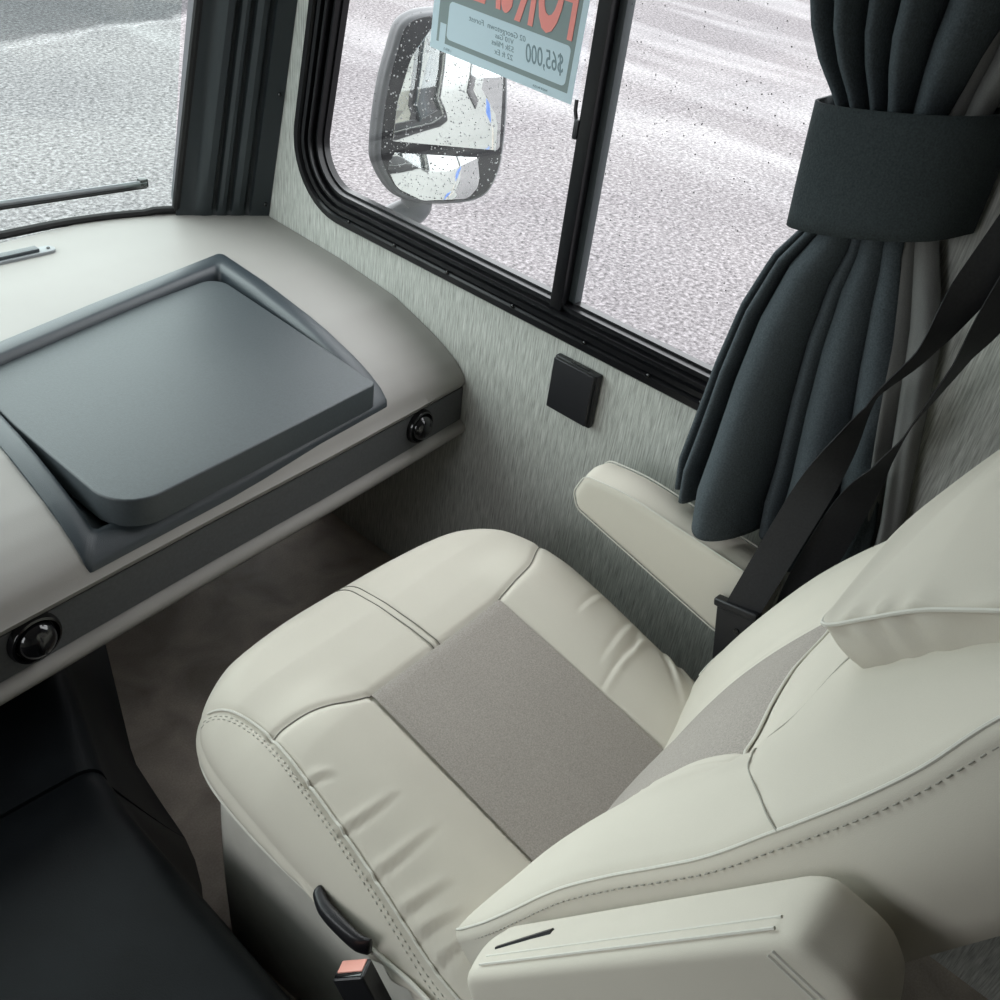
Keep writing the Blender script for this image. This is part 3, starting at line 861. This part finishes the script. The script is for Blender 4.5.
def back_disp(u, v):
    Q = np.c_[u, v]; h = np.zeros(len(Q))
    for s, dp, wd in ((top_seam, .006, .007), (cross_l, .004, .006), (cross_r, .004, .006), (wing_l, .004, .008), (wing_r, .004, .008), (bins_l, .003, .006), (bins_r, .003, .006)):
        d = seg_dist(Q, s, False); h -= dp * np.exp(-(d / wd) ** 2) * (1 - smooth01((np.abs(Q[:, 0]) - .27) / .025))
    inn = np.minimum(.129 - np.abs(Q[:, 0]), np.interp(Q[:, 0], top_seam[:, 0], top_seam[:, 1]) - .001 - Q[:, 1])
    h -= .006 * smooth01(inn / .008)
    return h
V, F = puff(BK, back_w, lambda u, v: -.125 - .03 * smooth01(np.asarray(v) / -.1 + .3), .012, .03, back3, rings=90, side=10, bulge=.008, center=(0, .40), disp=back_disp)
mesh_obj('backrest', V, F, M['cream'], seat)
V = []; F = []; nu, nv = 32, 60
for j in range(nv + 1):
    t = j / nv
    for i in range(nu + 1):
        u = (-.130 + .26 * i / nu); vt = np.interp(u, top_seam[:, 0], top_seam[:, 1]) - .002
        V.append((u, -.075 + (vt + .075) * t))
V = np.array(V); e = np.tile(np.minimum(np.arange(nu + 1), nu - np.arange(nu + 1)) / 1.5, nv + 1); e2 = np.repeat(np.arange(nv, -1, -1) / 1.5, nu + 1)
w = back_w(V[:, 0], V[:, 1]) - .0005 - .003 * np.exp(-e ** 2) - .003 * np.exp(-e2 ** 2)
for j in range(nv):
    for i in range(nu): F.append((j * (nu + 1) + i, j * (nu + 1) + i + 1, (j + 1) * (nu + 1) + i + 1, (j + 1) * (nu + 1) + i))
o = mesh_obj('backrest_panel', back3(V[:, 0], V[:, 1], w), F, M['taupe'], seat); o['label'] = 'taupe lower centre panel of the backrest'
def back_line(P2, off=0.0, step=.005):
    P = resample(P2, step); d = seg_dist(P, BK); Rr = .012
    drop = np.where(d < Rr, Rr - np.sqrt(np.maximum(Rr * Rr - (Rr - d) ** 2, 0)), 0)
    return back3(P[:, 0], P[:, 1], back_w(P[:, 0], P[:, 1]) + back_disp(P[:, 0], P[:, 1]) - drop + off)
for s in (cross_l, cross_r, wing_l, wing_r):
    b = MB(); b.tube(back_line(s, .0020), .0008, 6); b.build('back_stitch_line', M['backseam'], seat)
b = MB(); b.tube(back_line(top_seam, .004), .0018, 6); b.build('back_piping', M['seam'], seat)
for sg in (-1, 1):
    b = MB()
    edge = catmull([(sg * .272, .012), (sg * .293, .066), (sg * .3035, .15), (sg * .3065, .28), (sg * .304, .42), (sg * .304, .56), (sg * .306, .70), (sg * .300, .80)], 8, False)
    b.tube(back_line(edge, .0005), .0015, 6)
    b.build('back_piping', M['seam'], seat)
for sg in (-1, 1):
    b = MB()
    E2 = resample(edge * [sg, 1] if False else np.c_[np.abs(edge[:, 0]) * sg, edge[:, 1]], .0045)
    W_ = back_w(E2[:, 0], E2[:, 1]); 
    L1 = back3(E2[:, 0] + sg * .0052, E2[:, 1], W_ - .013)
    stitches(b, L1, .0006); b.build('back_side_stitching', M['backseam'], seat)

# --- headrest pillow
HR = np.array(rounded_poly([(-.198, .618), (-.212, .70), (-.245, .80), (-.235, .93), (0, .965), (.235, .93), (.245, .80), (.212, .70), (.198, .618), (0, .600)], [.014, .2, .1, .06, .4, .06, .1, .2, .014, .5], 8))
HR = resample(np.r_[HR, [HR[0]]], .006)[:-1]
def head_w(u, v):
    base = np.interp(v, [.58, .60, .634, .708, .76, .9, .98], [.085, .08, .066, .038, .018, -.035, -.06])
    bul = np.interp(v, [.58, .60, .634, .655, .704, .8, .98], [0, 0, .003, .010, .028, .042, .04])
    return base - .06 * u + bul * (1 - np.minimum(1, (u / .235) ** 2))
def head_disp(u, v):
    e = seg_dist(np.c_[u, v], HR)
    return .0026 * np.exp(-(e / .016) ** 2) * np.sin(v * 170 + 2 * np.sin(v * 47)) 
def head_side(O, h, t): return .0026 * np.sin(O[:, 1] * 170 + 2 * np.sin(O[:, 1] * 47)) * (1 - t)
V, F = puff(HR, head_w, lambda u, v: np.interp(v, [.6, .7, .95], [.03, -.03, -.16]), .006, .012, back3, rings=44, side=8, bulge=.004, center=(0, .78), disp=head_disp, side_disp=head_side)
mesh_obj('headrest', V, F, M['cream'], seat)
P = HR[:]; e = head_w(P[:, 0], P[:, 1]) - .004
b = MB(); b.tube(back3(P[:, 0] * 1.003, P[:, 1], e), .0017, 6, True); b.build('headrest_piping', M['seam'], seat)

# --- armrests: side outline (y, z), thickness across x
def arm(outline, x_in, x_out, name, rad=.016, seams=()):
    sg = 1 if x_out > x_in else -1; T = abs(x_out - x_in)
    O = resample(np.r_[outline, [outline[0]]], .006)[:-1]
    # height field points outward
    t3 = lambda u, v, w: np.c_[x_in + sg * w, u, v]
    V, F = puff(O, lambda u, v: np.full(len(u), T), 0.0, rad, rad, t3, rings=18, side=6, bulge=.004, brings=14)
    return mesh_obj(name, V, F, M['cream'], seat), t3, T, O
# right armrest, lowered
RA = rounded_poly([(.238, .572), (.224, .610), (.15, .617), (-.06, .595), (-.105, .585), (-.105, .47), (-.06, .464), (.228, .545)], [.02, .016, .3, .3, .03, .03, .3, .02], 6)
a1, t3, T, O = arm(RA, .353, .425, 'armrest', .010)
b = MB()
for w in (.003, T - .003):
    L = resample(inset(O, -.0006), .004); b.tube(t3(L[:, 0], L[:, 1], np.full(len(L), w)), .0012, 5, True)
q = b.build('armrest_piping', M['seam'], a1)
# left armrest, folded up beside the backrest: nose up and back
NO = [(-.166, .640), (-.372, .945), (-.386, .958), (-.428, .950), (-.455, .915), (-.33, .70), (-.27, .58), (-.20, .56)]
LA = rounded_poly(NO, [.025, .012, .012, .03, .035, .3, .05, .03], 6)
a2, t3, T, O = arm(LA, -.330, -.396, 'armrest', .010)
L = resample(np.array([(-.180, .661), (-.374, .948)]), .005)
nrm = np.array([.85, .53]); nrm /= np.linalg.norm(nrm)
b = MB()
for w in (T - .008, T - .018):
    b.tube(t3(L[:, 0] + nrm[0] * .0016, L[:, 1] + nrm[1] * .0016, np.full(len(L), w)), .0012, 5)
D = resample(np.array([(-.378, .940), (-.412, .932), (-.446, .922)]), .005)
for dv in (0, .006): b.tube(t3(D[:, 0] + dv * .2, D[:, 1] - dv, np.full(len(D), T + .0004)), .0011, 5)
q = b.build('armrest_seam', M['seam'], a2)
b = MB()
Z = resample(np.array([(-.184, .667), (-.226, .730)]), .006)
b.tube(t3(Z[:, 0] + nrm[0] * .0015, Z[:, 1] + nrm[1] * .0015, np.linspace(.040, .030, len(Z))), list(np.linspace(.0030, .0042, len(Z))), 6)
q = b.build('armrest_zip', M['black'], a2); q['label'] = 'black zip slit in the armrest cover'

# ------------------------------------------------------------------ seat belt parts
def sl(p):  # seat-local -> world
    c, s = math.cos(YAW), math.sin(YAW); return Vector((-.485 + c * p[0] - s * p[1], .45 + s * p[0] + c * p[1], p[2]))
buckle = empty('belt_buckle', sl((-.345, -.02, .36)), 0)
tag(buckle, 'black seat belt buckle with faded red release button beside the seat base', 'buckle')
c0 = sl((-.361, -.005, .397)); dv = Vector((.10, -.52, -.85)).normalized()      # stalk direction, downward
sx = Vector((-.80, -.42, .16)); sx = (sx - dv * sx.dot(dv)).normalized(); sy = dv.cross(sx)
m = Matrix(((sx.x, sy.x, -dv.x, c0.x), (sx.y, sy.y, -dv.y, c0.y), (sx.z, sy.z, -dv.z, c0.z), (0, 0, 0, 1)))
b = MB(); b.box((-.014, -.020, -.085), (.014, .020, 0), m, .004, 3); h = b.build('buckle_housing', M['black'], None); par(h, buckle)
b = MB(); b.box((-.0115, -.016, -.004), (.0050, .016, .0015), m, .001); par(b.build('release_button', M['red'], None), buckle)
b = MB(); b.box((.0065, -.017, -.002), (.0115, .017, .0012), m, .0005); par(b.build('latch_slot', M['gloss'], None), buckle)
b = MB(); b.tube([m @ Vector((0, 0, -.08)), m @ Vector((0, 0, -.12)), m @ Vector((0, 0, -.15))], .012, 10); par(b.build('stalk', M['black'], None), buckle)

belt = empty('seat_belt', (-.05, .26, .58))
tag(belt, 'black seat belt hanging in two strips beside the cream seat back', 'seat belt')
def strap(cent, ang, w, name, parent, view=(.72, .20, -.66), th=.0012):
    C_ = catmull(cent, 10, False); A_ = np.interp(np.linspace(0, len(ang) - 1, len(C_)), range(len(ang)), ang)
    V = []; F = []; n = len(C_); view = Vector(view)
    for i in range(n):
        d = Vector(C_[min(i + 1, n - 1)] - C_[max(i - 1, 0)]).normalized()
        s = d.cross(view).normalized(); s = Matrix.Rotation(R_(A_[i]), 3, d) @ s; q = d.cross(s)
        p = Vector(C_[i])
        for a, c in ((-1, -1), (-.3, -1), (.3, -1), (1, -1), (1, 1), (-1, 1)): V.append(p + s * (a * w / 2) + q * (c * th / 2))
    for i in range(n - 1):
        for k in range(6): F.append((i * 6 + k, i * 6 + (k + 1) % 6, (i + 1) * 6 + (k + 1) % 6, (i + 1) * 6 + k))
    F.append(tuple(range(6))); F.append(tuple((n - 1) * 6 + k for k in range(6)))
    return par(mesh_obj(name, V, F, M['web'], None, True, 40), parent)
CV = (.84, .27, -.46)
strap([(-.147, .386, .535), (-.1465, .376, .60), (-.130, .357, .745), (-.117, .343, .838), (-.108, .331, .914), (-.095, .297, .995), (-.080, .281, 1.075), (-.062, .262, 1.17), (-.045, .23, 1.36), (-.04, .215, 1.47)],
      [-8, -5, 5, 45, 86, 70, 28, 8, 0, 0], .050, 'shoulder_strap', belt, CV)
strap([(-.085, .325, .30), (-.092, .328, .50), (-.095, .328, .60), (-.098, .309, .755), (-.090, .295, .828), (-.080, .284, .884), (-.074, .260, .99), (-.065, .246, 1.07), (-.045, .212, 1.30), (-.04, .19, 1.45)],
      [0, 0, 0, 28, 68, 87, 72, 42, 8, 0], .052, 'return_strap', belt, CV)
c1 = Vector((-.147, .392, .552)); d1 = Vector((.0, .20, 1.0)).normalized(); q1 = Vector((1, 0, 0)); q1 = (q1 - d1 * q1.dot(d1)).normalized(); s1 = q1.cross(d1)
m = Matrix(((s1.x, q1.x, d1.x, c1.x), (s1.y, q1.y, d1.y, c1.y), (s1.z, q1.z, d1.z, c1.z), (0, 0, 0, 1)))
b = MB(); b.box((-.036, -.0085, -.012), (.036, .0085, .002), m, .005, 3); par(b.build('sleeve_collar', M['black'], None), belt)
b = MB(); b.box((-.031, -.006, -.30), (.031, .006, -.008), m, .004, 3); sv = b.build('belt_sleeve', M['black'], None); par(sv, belt)
b = MB(); b.tube([m @ Vector((.006, -.0055, -.040)), m @ Vector((.006, -.0085, -.040))], .0045, 12); par(b.build('sleeve_rivet', M['gloss'], None), belt)

# ------------------------------------------------------------------ curtain
cur = empty('curtain', (-.06, .42, .57))
tag(cur, 'charcoal curtain gathered by a tieback at the rear edge of the side window', 'curtain')
def folds(s, knots, hs):
    """pleat height 0..1 along s: rounded lobes between knots"""
    out = np.zeros_like(s)
    for a, b, h in zip(knots[:-1], knots[1:], hs):
        k = (s >= a) & (s <= b); t = (s[k] - a) / (b - a)
        out[k] = h * np.sin(math.pi * t) ** .62
    return out
def drape(name, zs, yfr, yre, x0, amp, knots, hs, mat, lean, th=.003, seed=0):
    s = np.linspace(0, 1, 220); V = []; F = []; n = len(s); fo = folds(s, knots, hs)
    for z in zs:
        a = np.interp(z, *yfr); b_ = np.interp(z, *yre); A = np.interp(z, *amp); X = np.interp(z, *x0)
        y = a + (b_ - a) * s
        wob = .006 * np.sin(s * 17 + z * 9 + seed) * np.clip((1.06 - z) * 3, 0, 1)
        x = X - A * fo + wob * .6
        zz = z + lean * (s - .5) * 1.0
        V += list(np.c_[x, y, np.full(n, z) + lean * (s - .5)])
    m = len(zs)
    for j in range(m - 1):
        for i in range(n - 1): F.append((j * n + i, j * n + i + 1, (j + 1) * n + i + 1, (j + 1) * n + i))
    o = mesh_obj(name, V, F, mat, None); par(o, cur)
    md = o.modifiers.new('solid', 'SOLIDIFY'); md.thickness = th; md.offset = 0
    return o
kn = [0, .06, .15, .46, .56, .80, 1.0]; hh = [.42, .66, 1.0, .30, .52, .3]
zs = np.r_[np.linspace(.612, .66, 6), np.linspace(.68, 1.05, 24), [1.08, 1.11]]
drape('lower_drape', zs, ([.60, .66, .82, .92, 1.0, 1.05, 1.08, 1.12], [.577, .588, .580, .566, .542, .512, .503, .50]), ([.55, .72, .98, 1.085, 1.12], [.262, .285, .352, .385, .388]),
      ([.55, .8, 1.06, 1.12], [-.030, -.028, -.034, -.04]), ([.60, .64, .8, 1.0, 1.06, 1.12], [.112, .106, .074, .044, .030, .028]), kn, hh, M['curtain'], -.030)
kn2 = [0, .16, .34, .50, .72, 1.0]; hh2 = [.8, 1.0, .85, .95, .8]
zs2 = np.r_[[1.17, 1.20], np.linspace(1.22, 1.62, 26)]
drape('upper_drape', zs2, ([1.15, 1.22, 1.24, 1.265, 1.30, 1.34, 1.45, 1.65], [.513, .516, .530, .552, .572, .588, .604, .61]), ([1.15, 1.22, 1.33, 1.65], [.392, .392, .37, .34]),
      ([1.1, 1.22, 1.4], [-.04, -.036, -.03]), ([1.1, 1.22, 1.25, 1.30, 1.4, 1.65], [.028, .030, .040, .056, .065, .07]), kn2, hh2, M['curtain'], .02, seed=2)
o = drape('lining', np.linspace(.612, 1.12, 20), ([.55, .72, .98, 1.1], [.30, .31, .375, .405]), ([.55, .69, .98, 1.1], [.228, .250, .305, .355]), ([.55, 1.1], [-.014, -.020]), ([.55, .8, 1.06], [.030, .030, .016]), [0, .45, 1], [.9, .8], M['lining'], 0)
o['label'] = 'lighter grey lining edge of the curtain'
o = drape('lining', np.linspace(1.2, 1.62, 14), ([1.15, 1.25, 1.32, 1.6], [.40, .40, .41, .40]), ([1.15, 1.25, 1.30, 1.6], [.355, .352, .33, .28]), ([1.1, 1.6], [-.02, -.018]), ([1.1, 1.25, 1.32, 1.6], [.014, .016, .03, .03]), [0, .5, 1], [.8, .9], M['lining'], 0)
o['label'] = 'lighter grey lining edge of the curtain'
tie = empty('curtain_tieback', (-.05, .43, 1.06))
tag(tie, 'wide charcoal fabric tieback strapped around the gathered curtain', 'tieback')
lp = catmull([(-.050, .531), (-.080, .524), (-.098, .49), (-.103, .44), (-.096, .39), (-.073, .350), (-.030, .330), (-.006, .333), (-.008, .42), (-.012, .52)], 8)
V = []; F = []; n = len(lp); hz = np.linspace(0, 1, 9)
for t in hz:
    for (x, y) in lp:
        k = (.531 - y) / .203
        zb_, zt_ = 1.068 + .046 * k, 1.216 + .036 * k
        sc = 1 + .04 * math.sin(math.pi * t)
        V.append((-.05 + (x + .05) * sc if x < -.05 else x, y - .010 * (1 - t) * (1 - min(1, max(0, k))), zb_ + (zt_ - zb_) * t))
for j in range(len(hz) - 1):
    for k in range(n): F.append((j * n + k, j * n + (k + 1) % n, (j + 1) * n + (k + 1) % n, (j + 1) * n + k))
o = par(mesh_obj('tie_band', V, F, M['tie'], None), tie); md = o.modifiers.new('solid', 'SOLIDIFY'); md.thickness = .004; md.offset = 1
b = MB(); b.tube([(0, .322, 1.225), (-.016, .322, 1.225), (-.022, .325, 1.228)], .008, 10); par(b.build('tie_knob', M['black'], None), tie)

# ------------------------------------------------------------------ wall box
box = empty('wall_box', (0, .85, .60))
tag(box, 'small square black plastic box on the wall under the side window', 'wall box')
yaw_b = MB(); yaw_b.box((-.014, .789, .597), (0, .884, .699), bev=.004, seg=3); par(yaw_b.build('box_body', M['black'], None), box)
b = MB(); b.box((-.022, .793, .602), (-.013, .880, .6985), bev=.003, seg=3); par(b.build('box_cover', M['black'], None), box)
b = MB(); b.box((-.0125, .812, .6965), (-.004, .850, .6998), bev=.0005); par(b.build('box_slot', M['gloss'], None), box)

# ------------------------------------------------------------------ for-sale card taped in the window
sign = empty('for_sale_sign', (.02, 1.12, 1.085))
tag(sign, 'pale blue for sale card with red lettering taped inside the side window', 'sign')
SX = .018
def card(lo, hi, name, mat, x, th, r=0):
    O = rounded_poly([lo, (hi[0], lo[1]), hi, (lo[0], hi[1])], r, 6) if r else [lo, (hi[0], lo[1]), hi, (lo[0], hi[1])]
    V, F = prism(O, x - th / 2, x + th / 2, lambda u, v, w: np.c_[w, u, v]); return par(mesh_obj(name, V, F, mat, None, False), sign)
card((.956, 1.087), (1.266, 1.318), 'card', M['paper'], SX, .0008)
card((.967, 1.1005), (1.252, 1.304), 'grey_field', M['signgrey'], SX, .0012)
card((.9735, 1.1085), (1.230, 1.166), 'price_panel', M['paper'], SX, .0016, .008)
card((1.2325, 1.1), (1.2465, 1.13), 'corner_patch', M['paper'], SX, .0014)
def text(body, y, z, size, name, mat, th, sx=1.0, rot=0, shear=0, bold=0.0):
    cu = bpy.data.curves.new(name, 'FONT'); cu.body = body; cu.size = size; cu.extrude = th / 2; cu.shear = shear; cu.offset = bold; cu.resolution_u = 4
    tmp = bpy.data.objects.new(name, cu); col.objects.link(tmp)
    dg = bpy.context.evaluated_depsgraph_get(); me = bpy.data.meshes.new_from_object(tmp.evaluated_get(dg))
    bpy.data.objects.remove(tmp); me.materials.clear(); me.materials.append(mat)
    rm = Matrix.Rotation(R_(rot), 4, 'Z')
    base = Matrix(((0, 0, 1, SX), (1, 0, 0, y), (0, 1, 0, z), (0, 0, 0, 1)))
    me.transform(base @ rm @ Matrix.Diagonal((sx, 1, 1, 1)))
    o = link(bpy.data.objects.new(name, me)); return par(o, sign)
text('FOR', .972, 1.178, .158, 'red_lettering', M['signred'], .0030, .385, bold=.005)
text('SALE', 1.098, 1.1845, .158, 'red_lettering', M['signred'], .0030, .36, bold=.005)
text('$65,000', .980, 1.126, .038, 'price_writing', M['ink'], .0024, .62, -3, .25)
for i, (s_, y_, z_, sz) in enumerate((('02 Georgetown  Forest', 1.062, 1.1485, .0115), ('V10 Gas', 1.085, 1.1385, .0105), ('53k Miles', 1.082, 1.1275, .0115), ('22 ft Ex', 1.082, 1.1155, .0115))):
    text(s_, y_, z_, sz, 'detail_writing', M['ink'], .0022, 1.1, 0, .2)
text('1-800-5', 1.215, 1.091, .006, 'small_print', M['ink'], .0014, 1)
text('MADE IN USA', 1.005, 1.091, .005, 'small_print', M['ink'], .0014, 1)

sign.rotation_euler = (R_(2.0), 0, 0); sign.location.z += .004

# ------------------------------------------------------------------ outside mirror
mir = empty('side_mirror', (.33, 1.534, .62))
tag(mir, 'dark grey rain-spotted wing mirror seen outside through the side window', 'mirror')
MC = np.array([.33, 1.534, .886]); MN = np.array([-.47, -.87, .10]); MN /= np.linalg.norm(MN)
MU = np.array([0, 0, 1.]) - MN[2] * MN; MU /= np.linalg.norm(MU); MR = np.cross(MU, MN)
def mir3(u, v, w): return MC + np.outer(u, MR) + np.outer(v, MU) + np.outer(w, MN)
HO = catmull([(-.088, .166), (-.02, .186), (.08, .178), (.128, .145), (.146, .05), (.150, -.06), (.140, -.138), (.100, -.190), (-.012, -.199), (-.092, -.178), (-.136, -.119), (-.142, -.067), (-.131, .032), (-.112, .109)], 10)
V, F = puff(HO, lambda u, v: np.full(len(u), .012), -.085, .012, .05, mir3, rings=16, side=8, bulge=.006, brings=10)
par(mesh_obj('mirror_housing', V, F, M['housing'], None), mir)
ring = np.array(HO) * [.93, .965] + [.004, 0]
V, F = prism(ring, .008, .0135, mir3, .001); par(mesh_obj('mirror_surround', V, F, M['blackgloss2'], None, True, 30), mir)
UG = rounded_poly([(-.106, -.066), (.136, -.083), (.132, .06), (.118, .145), (.06, .172), (-.02, .172), (-.072, .10), (-.098, .01)], [.004, .01, .1, .03, .06, .05, .1, .1], 6)
V, F = prism(UG, .010, .0165, mir3, .001); par(mesh_obj('upper_glass', V, F, M['mirror'], None, True, 20), mir)
LG = np.array(rounded_poly([(-.111, -.087), (.113, -.090), (.104, -.150), (.072, -.187), (-.035, -.190), (-.093, -.163), (-.114, -.122)], [.008, .008, .04, .03, .04, .04, .04], 6))
c = LG.mean(0); V = []; F = []; n = len(LG); KS = np.linspace(0.08, 1, 12)
for k in KS:
    Q = c + (LG - c) * k; V.append(mir3(Q[:, 0], Q[:, 1], .020 - .6 * ((Q - c) ** 2).sum(1)))
V = np.concatenate(V)
for i in range(len(KS) - 1):
    for k in range(n): F.append((i * n + k, i * n + (k + 1) % n, (i + 1) * n + (k + 1) % n, (i + 1) * n + k))
F.append(tuple(range(n)))
par(mesh_obj('convex_glass', V, F, M['mirror'], None), mir)
b = MB(); P = [mir3(np.array([u]), np.array([v]), np.array([w]))[0] for u, v, w in ((-.03, -.18, -.04), (-.035, -.225, -.045), (-.075, -.245, -.05))]
P += [np.array([.16, 1.62, .60]), np.array([.045, 1.66, .56])]
b.tube(catmull(P, 6, False), [.036] * 6 + list(np.linspace(.034, .026, 19)), 14); par(b.build('mirror_arm', M['housing'], None), mir)
b = MB()
for i in range(1100):
    u = random.uniform(-.14, .145); v = random.uniform(-.19, .18)
    q = np.array([[u, v]])
    if seg_dist(q, HO)[0] < .008: continue
    ins = sum(((HO[k][1] > v) != (HO[k - 1][1] > v)) and (u < (HO[k - 1][0] - HO[k][0]) * (v - HO[k][1]) / (HO[k - 1][1] - HO[k][1] + 1e-12) + HO[k][0]) for k in range(len(HO))) % 2
    if not ins: continue
    low = v < -.085 and u < .112
    w = .0170 if not low else .0205 - .6 * ((np.array([u, v]) - c) ** 2).sum()
    drop(b, mir3(np.array([u]), np.array([v]), np.array([w]))[0], random.choice((.0007, .0010, .0013, .0020)), MN)
o = b.build('raindrops', M['water'], None); o['kind'] = 'stuff'; par(o, mir)

# vehicle flank that the mirror reflects
fw = empty('window_3', (.05, -1.6, .8)); tag(fw, kind='structure')
b = MB(); b.box((.0445, -2.3, .55), (.058, -1.25, 1.45), bev=.006); par(b.build('flank_window', M['gloss'], None), fw)
b = MB(); b.box((.0445, -5.8, .05), (.047, -2.6, .26)); b.box((.0445, -1.0, -.05), (.047, -.72, .10)); o = b.build('trim_2', M['decal'], None, False); tag(o, kind='structure')

# ------------------------------------------------------------------ wiper
wip = empty('wiper_blade', (-.3, 1.92, .69))
tag(wip, 'black wiper blade lying across the outside of the windshield', 'wiper')
def wp(x, z, off): return Vector((x, wy(x, z) + off, z))
def wpt(t, dz, dy): return Vector((-.95 + .752 * t, 1.905 - .075 * t + dy, .722 + dz))
b = MB(); b.tube([wpt(t, 0, 0) for t in np.linspace(0, 1, 12)], .0055, 6); par(b.build('blade_spine', M['grey'], None), wip)
b = MB(); b.tube([wpt(t, -.007, -.005) for t in np.linspace(0, .995, 12)], .0036, 6); par(b.build('rubber_edge', M['rubber'], None), wip)
b = MB(); b.box((-.212, 1.826, .712), (-.194, 1.842, .730), bev=.003); par(b.build('end_cap', M['black'], None), wip)

# ------------------------------------------------------------------ light, world, camera
w = bpy.data.worlds.new('overcast'); scene.world = w; w.use_nodes = True
nt = w.node_tree; bg = nt.nodes['Background']
tc = N_(nt, 'ShaderNodeTexCoord'); sp = N_(nt, 'ShaderNodeSeparateXYZ'); nt.links.new(tc.outputs['Generated'], sp.inputs[0])
r = ramp(nt, sp.outputs['Z'], [(0, (.72, .75, .77)), (.25, (.92, .95, .97)), (1, (1.0, 1.02, 1.05))])
nt.links.new(r.outputs['Color'], bg.inputs['Color']); bg.inputs['Strength'].default_value = 1.0

def portal(loc, rot, sx, sy):
    l = bpy.data.lights.new('window_portal', 'AREA'); l.shape = 'RECTANGLE'; l.size = sx; l.size_y = sy
    l.cycles.is_portal = True
    o = link(bpy.data.objects.new('window_portal', l)); o.location = loc; o.rotation_euler = rot
portal((.06, 1.0, 1.25), (0, R_(90), 0), 1.1, 1.25)
portal((-1.22, 1.80, 1.2), (R_(-90), 0, 0), 2.2, 1.15)
portal((-2.44, .925, 1.23), (0, R_(-90), 0), .92, .97)

cam = bpy.data.cameras.new('camera'); cam.sensor_width = 36; cam.lens = 36.0; cam.clip_start = .02
co = link(bpy.data.objects.new('camera', cam))
Rw = ((.673306, -.373087, .638329), (-.729853, -.473418, .493144), (.118211, -.797923, -.591054))
co.matrix_world = Matrix(((Rw[0][0], -Rw[0][1], -Rw[0][2], -1.25), (Rw[1][0], -Rw[1][1], -Rw[1][2], 0), (Rw[2][0], -Rw[2][1], -Rw[2][2], 1.492), (0, 0, 0, 1)))
scene.camera = co

vs = scene.view_settings
vs.view_transform = 'Standard'; vs.look = 'None'; vs.gamma = 1; vs.exposure = 2.55; vs.use_curve_mapping = False
cy = scene.cycles
cy.max_bounces = 10; cy.diffuse_bounces = 6; cy.glossy_bounces = 5; cy.transparent_max_bounces = 12; cy.use_denoising = True
cy.caustics_reflective = False; cy.caustics_refractive = False
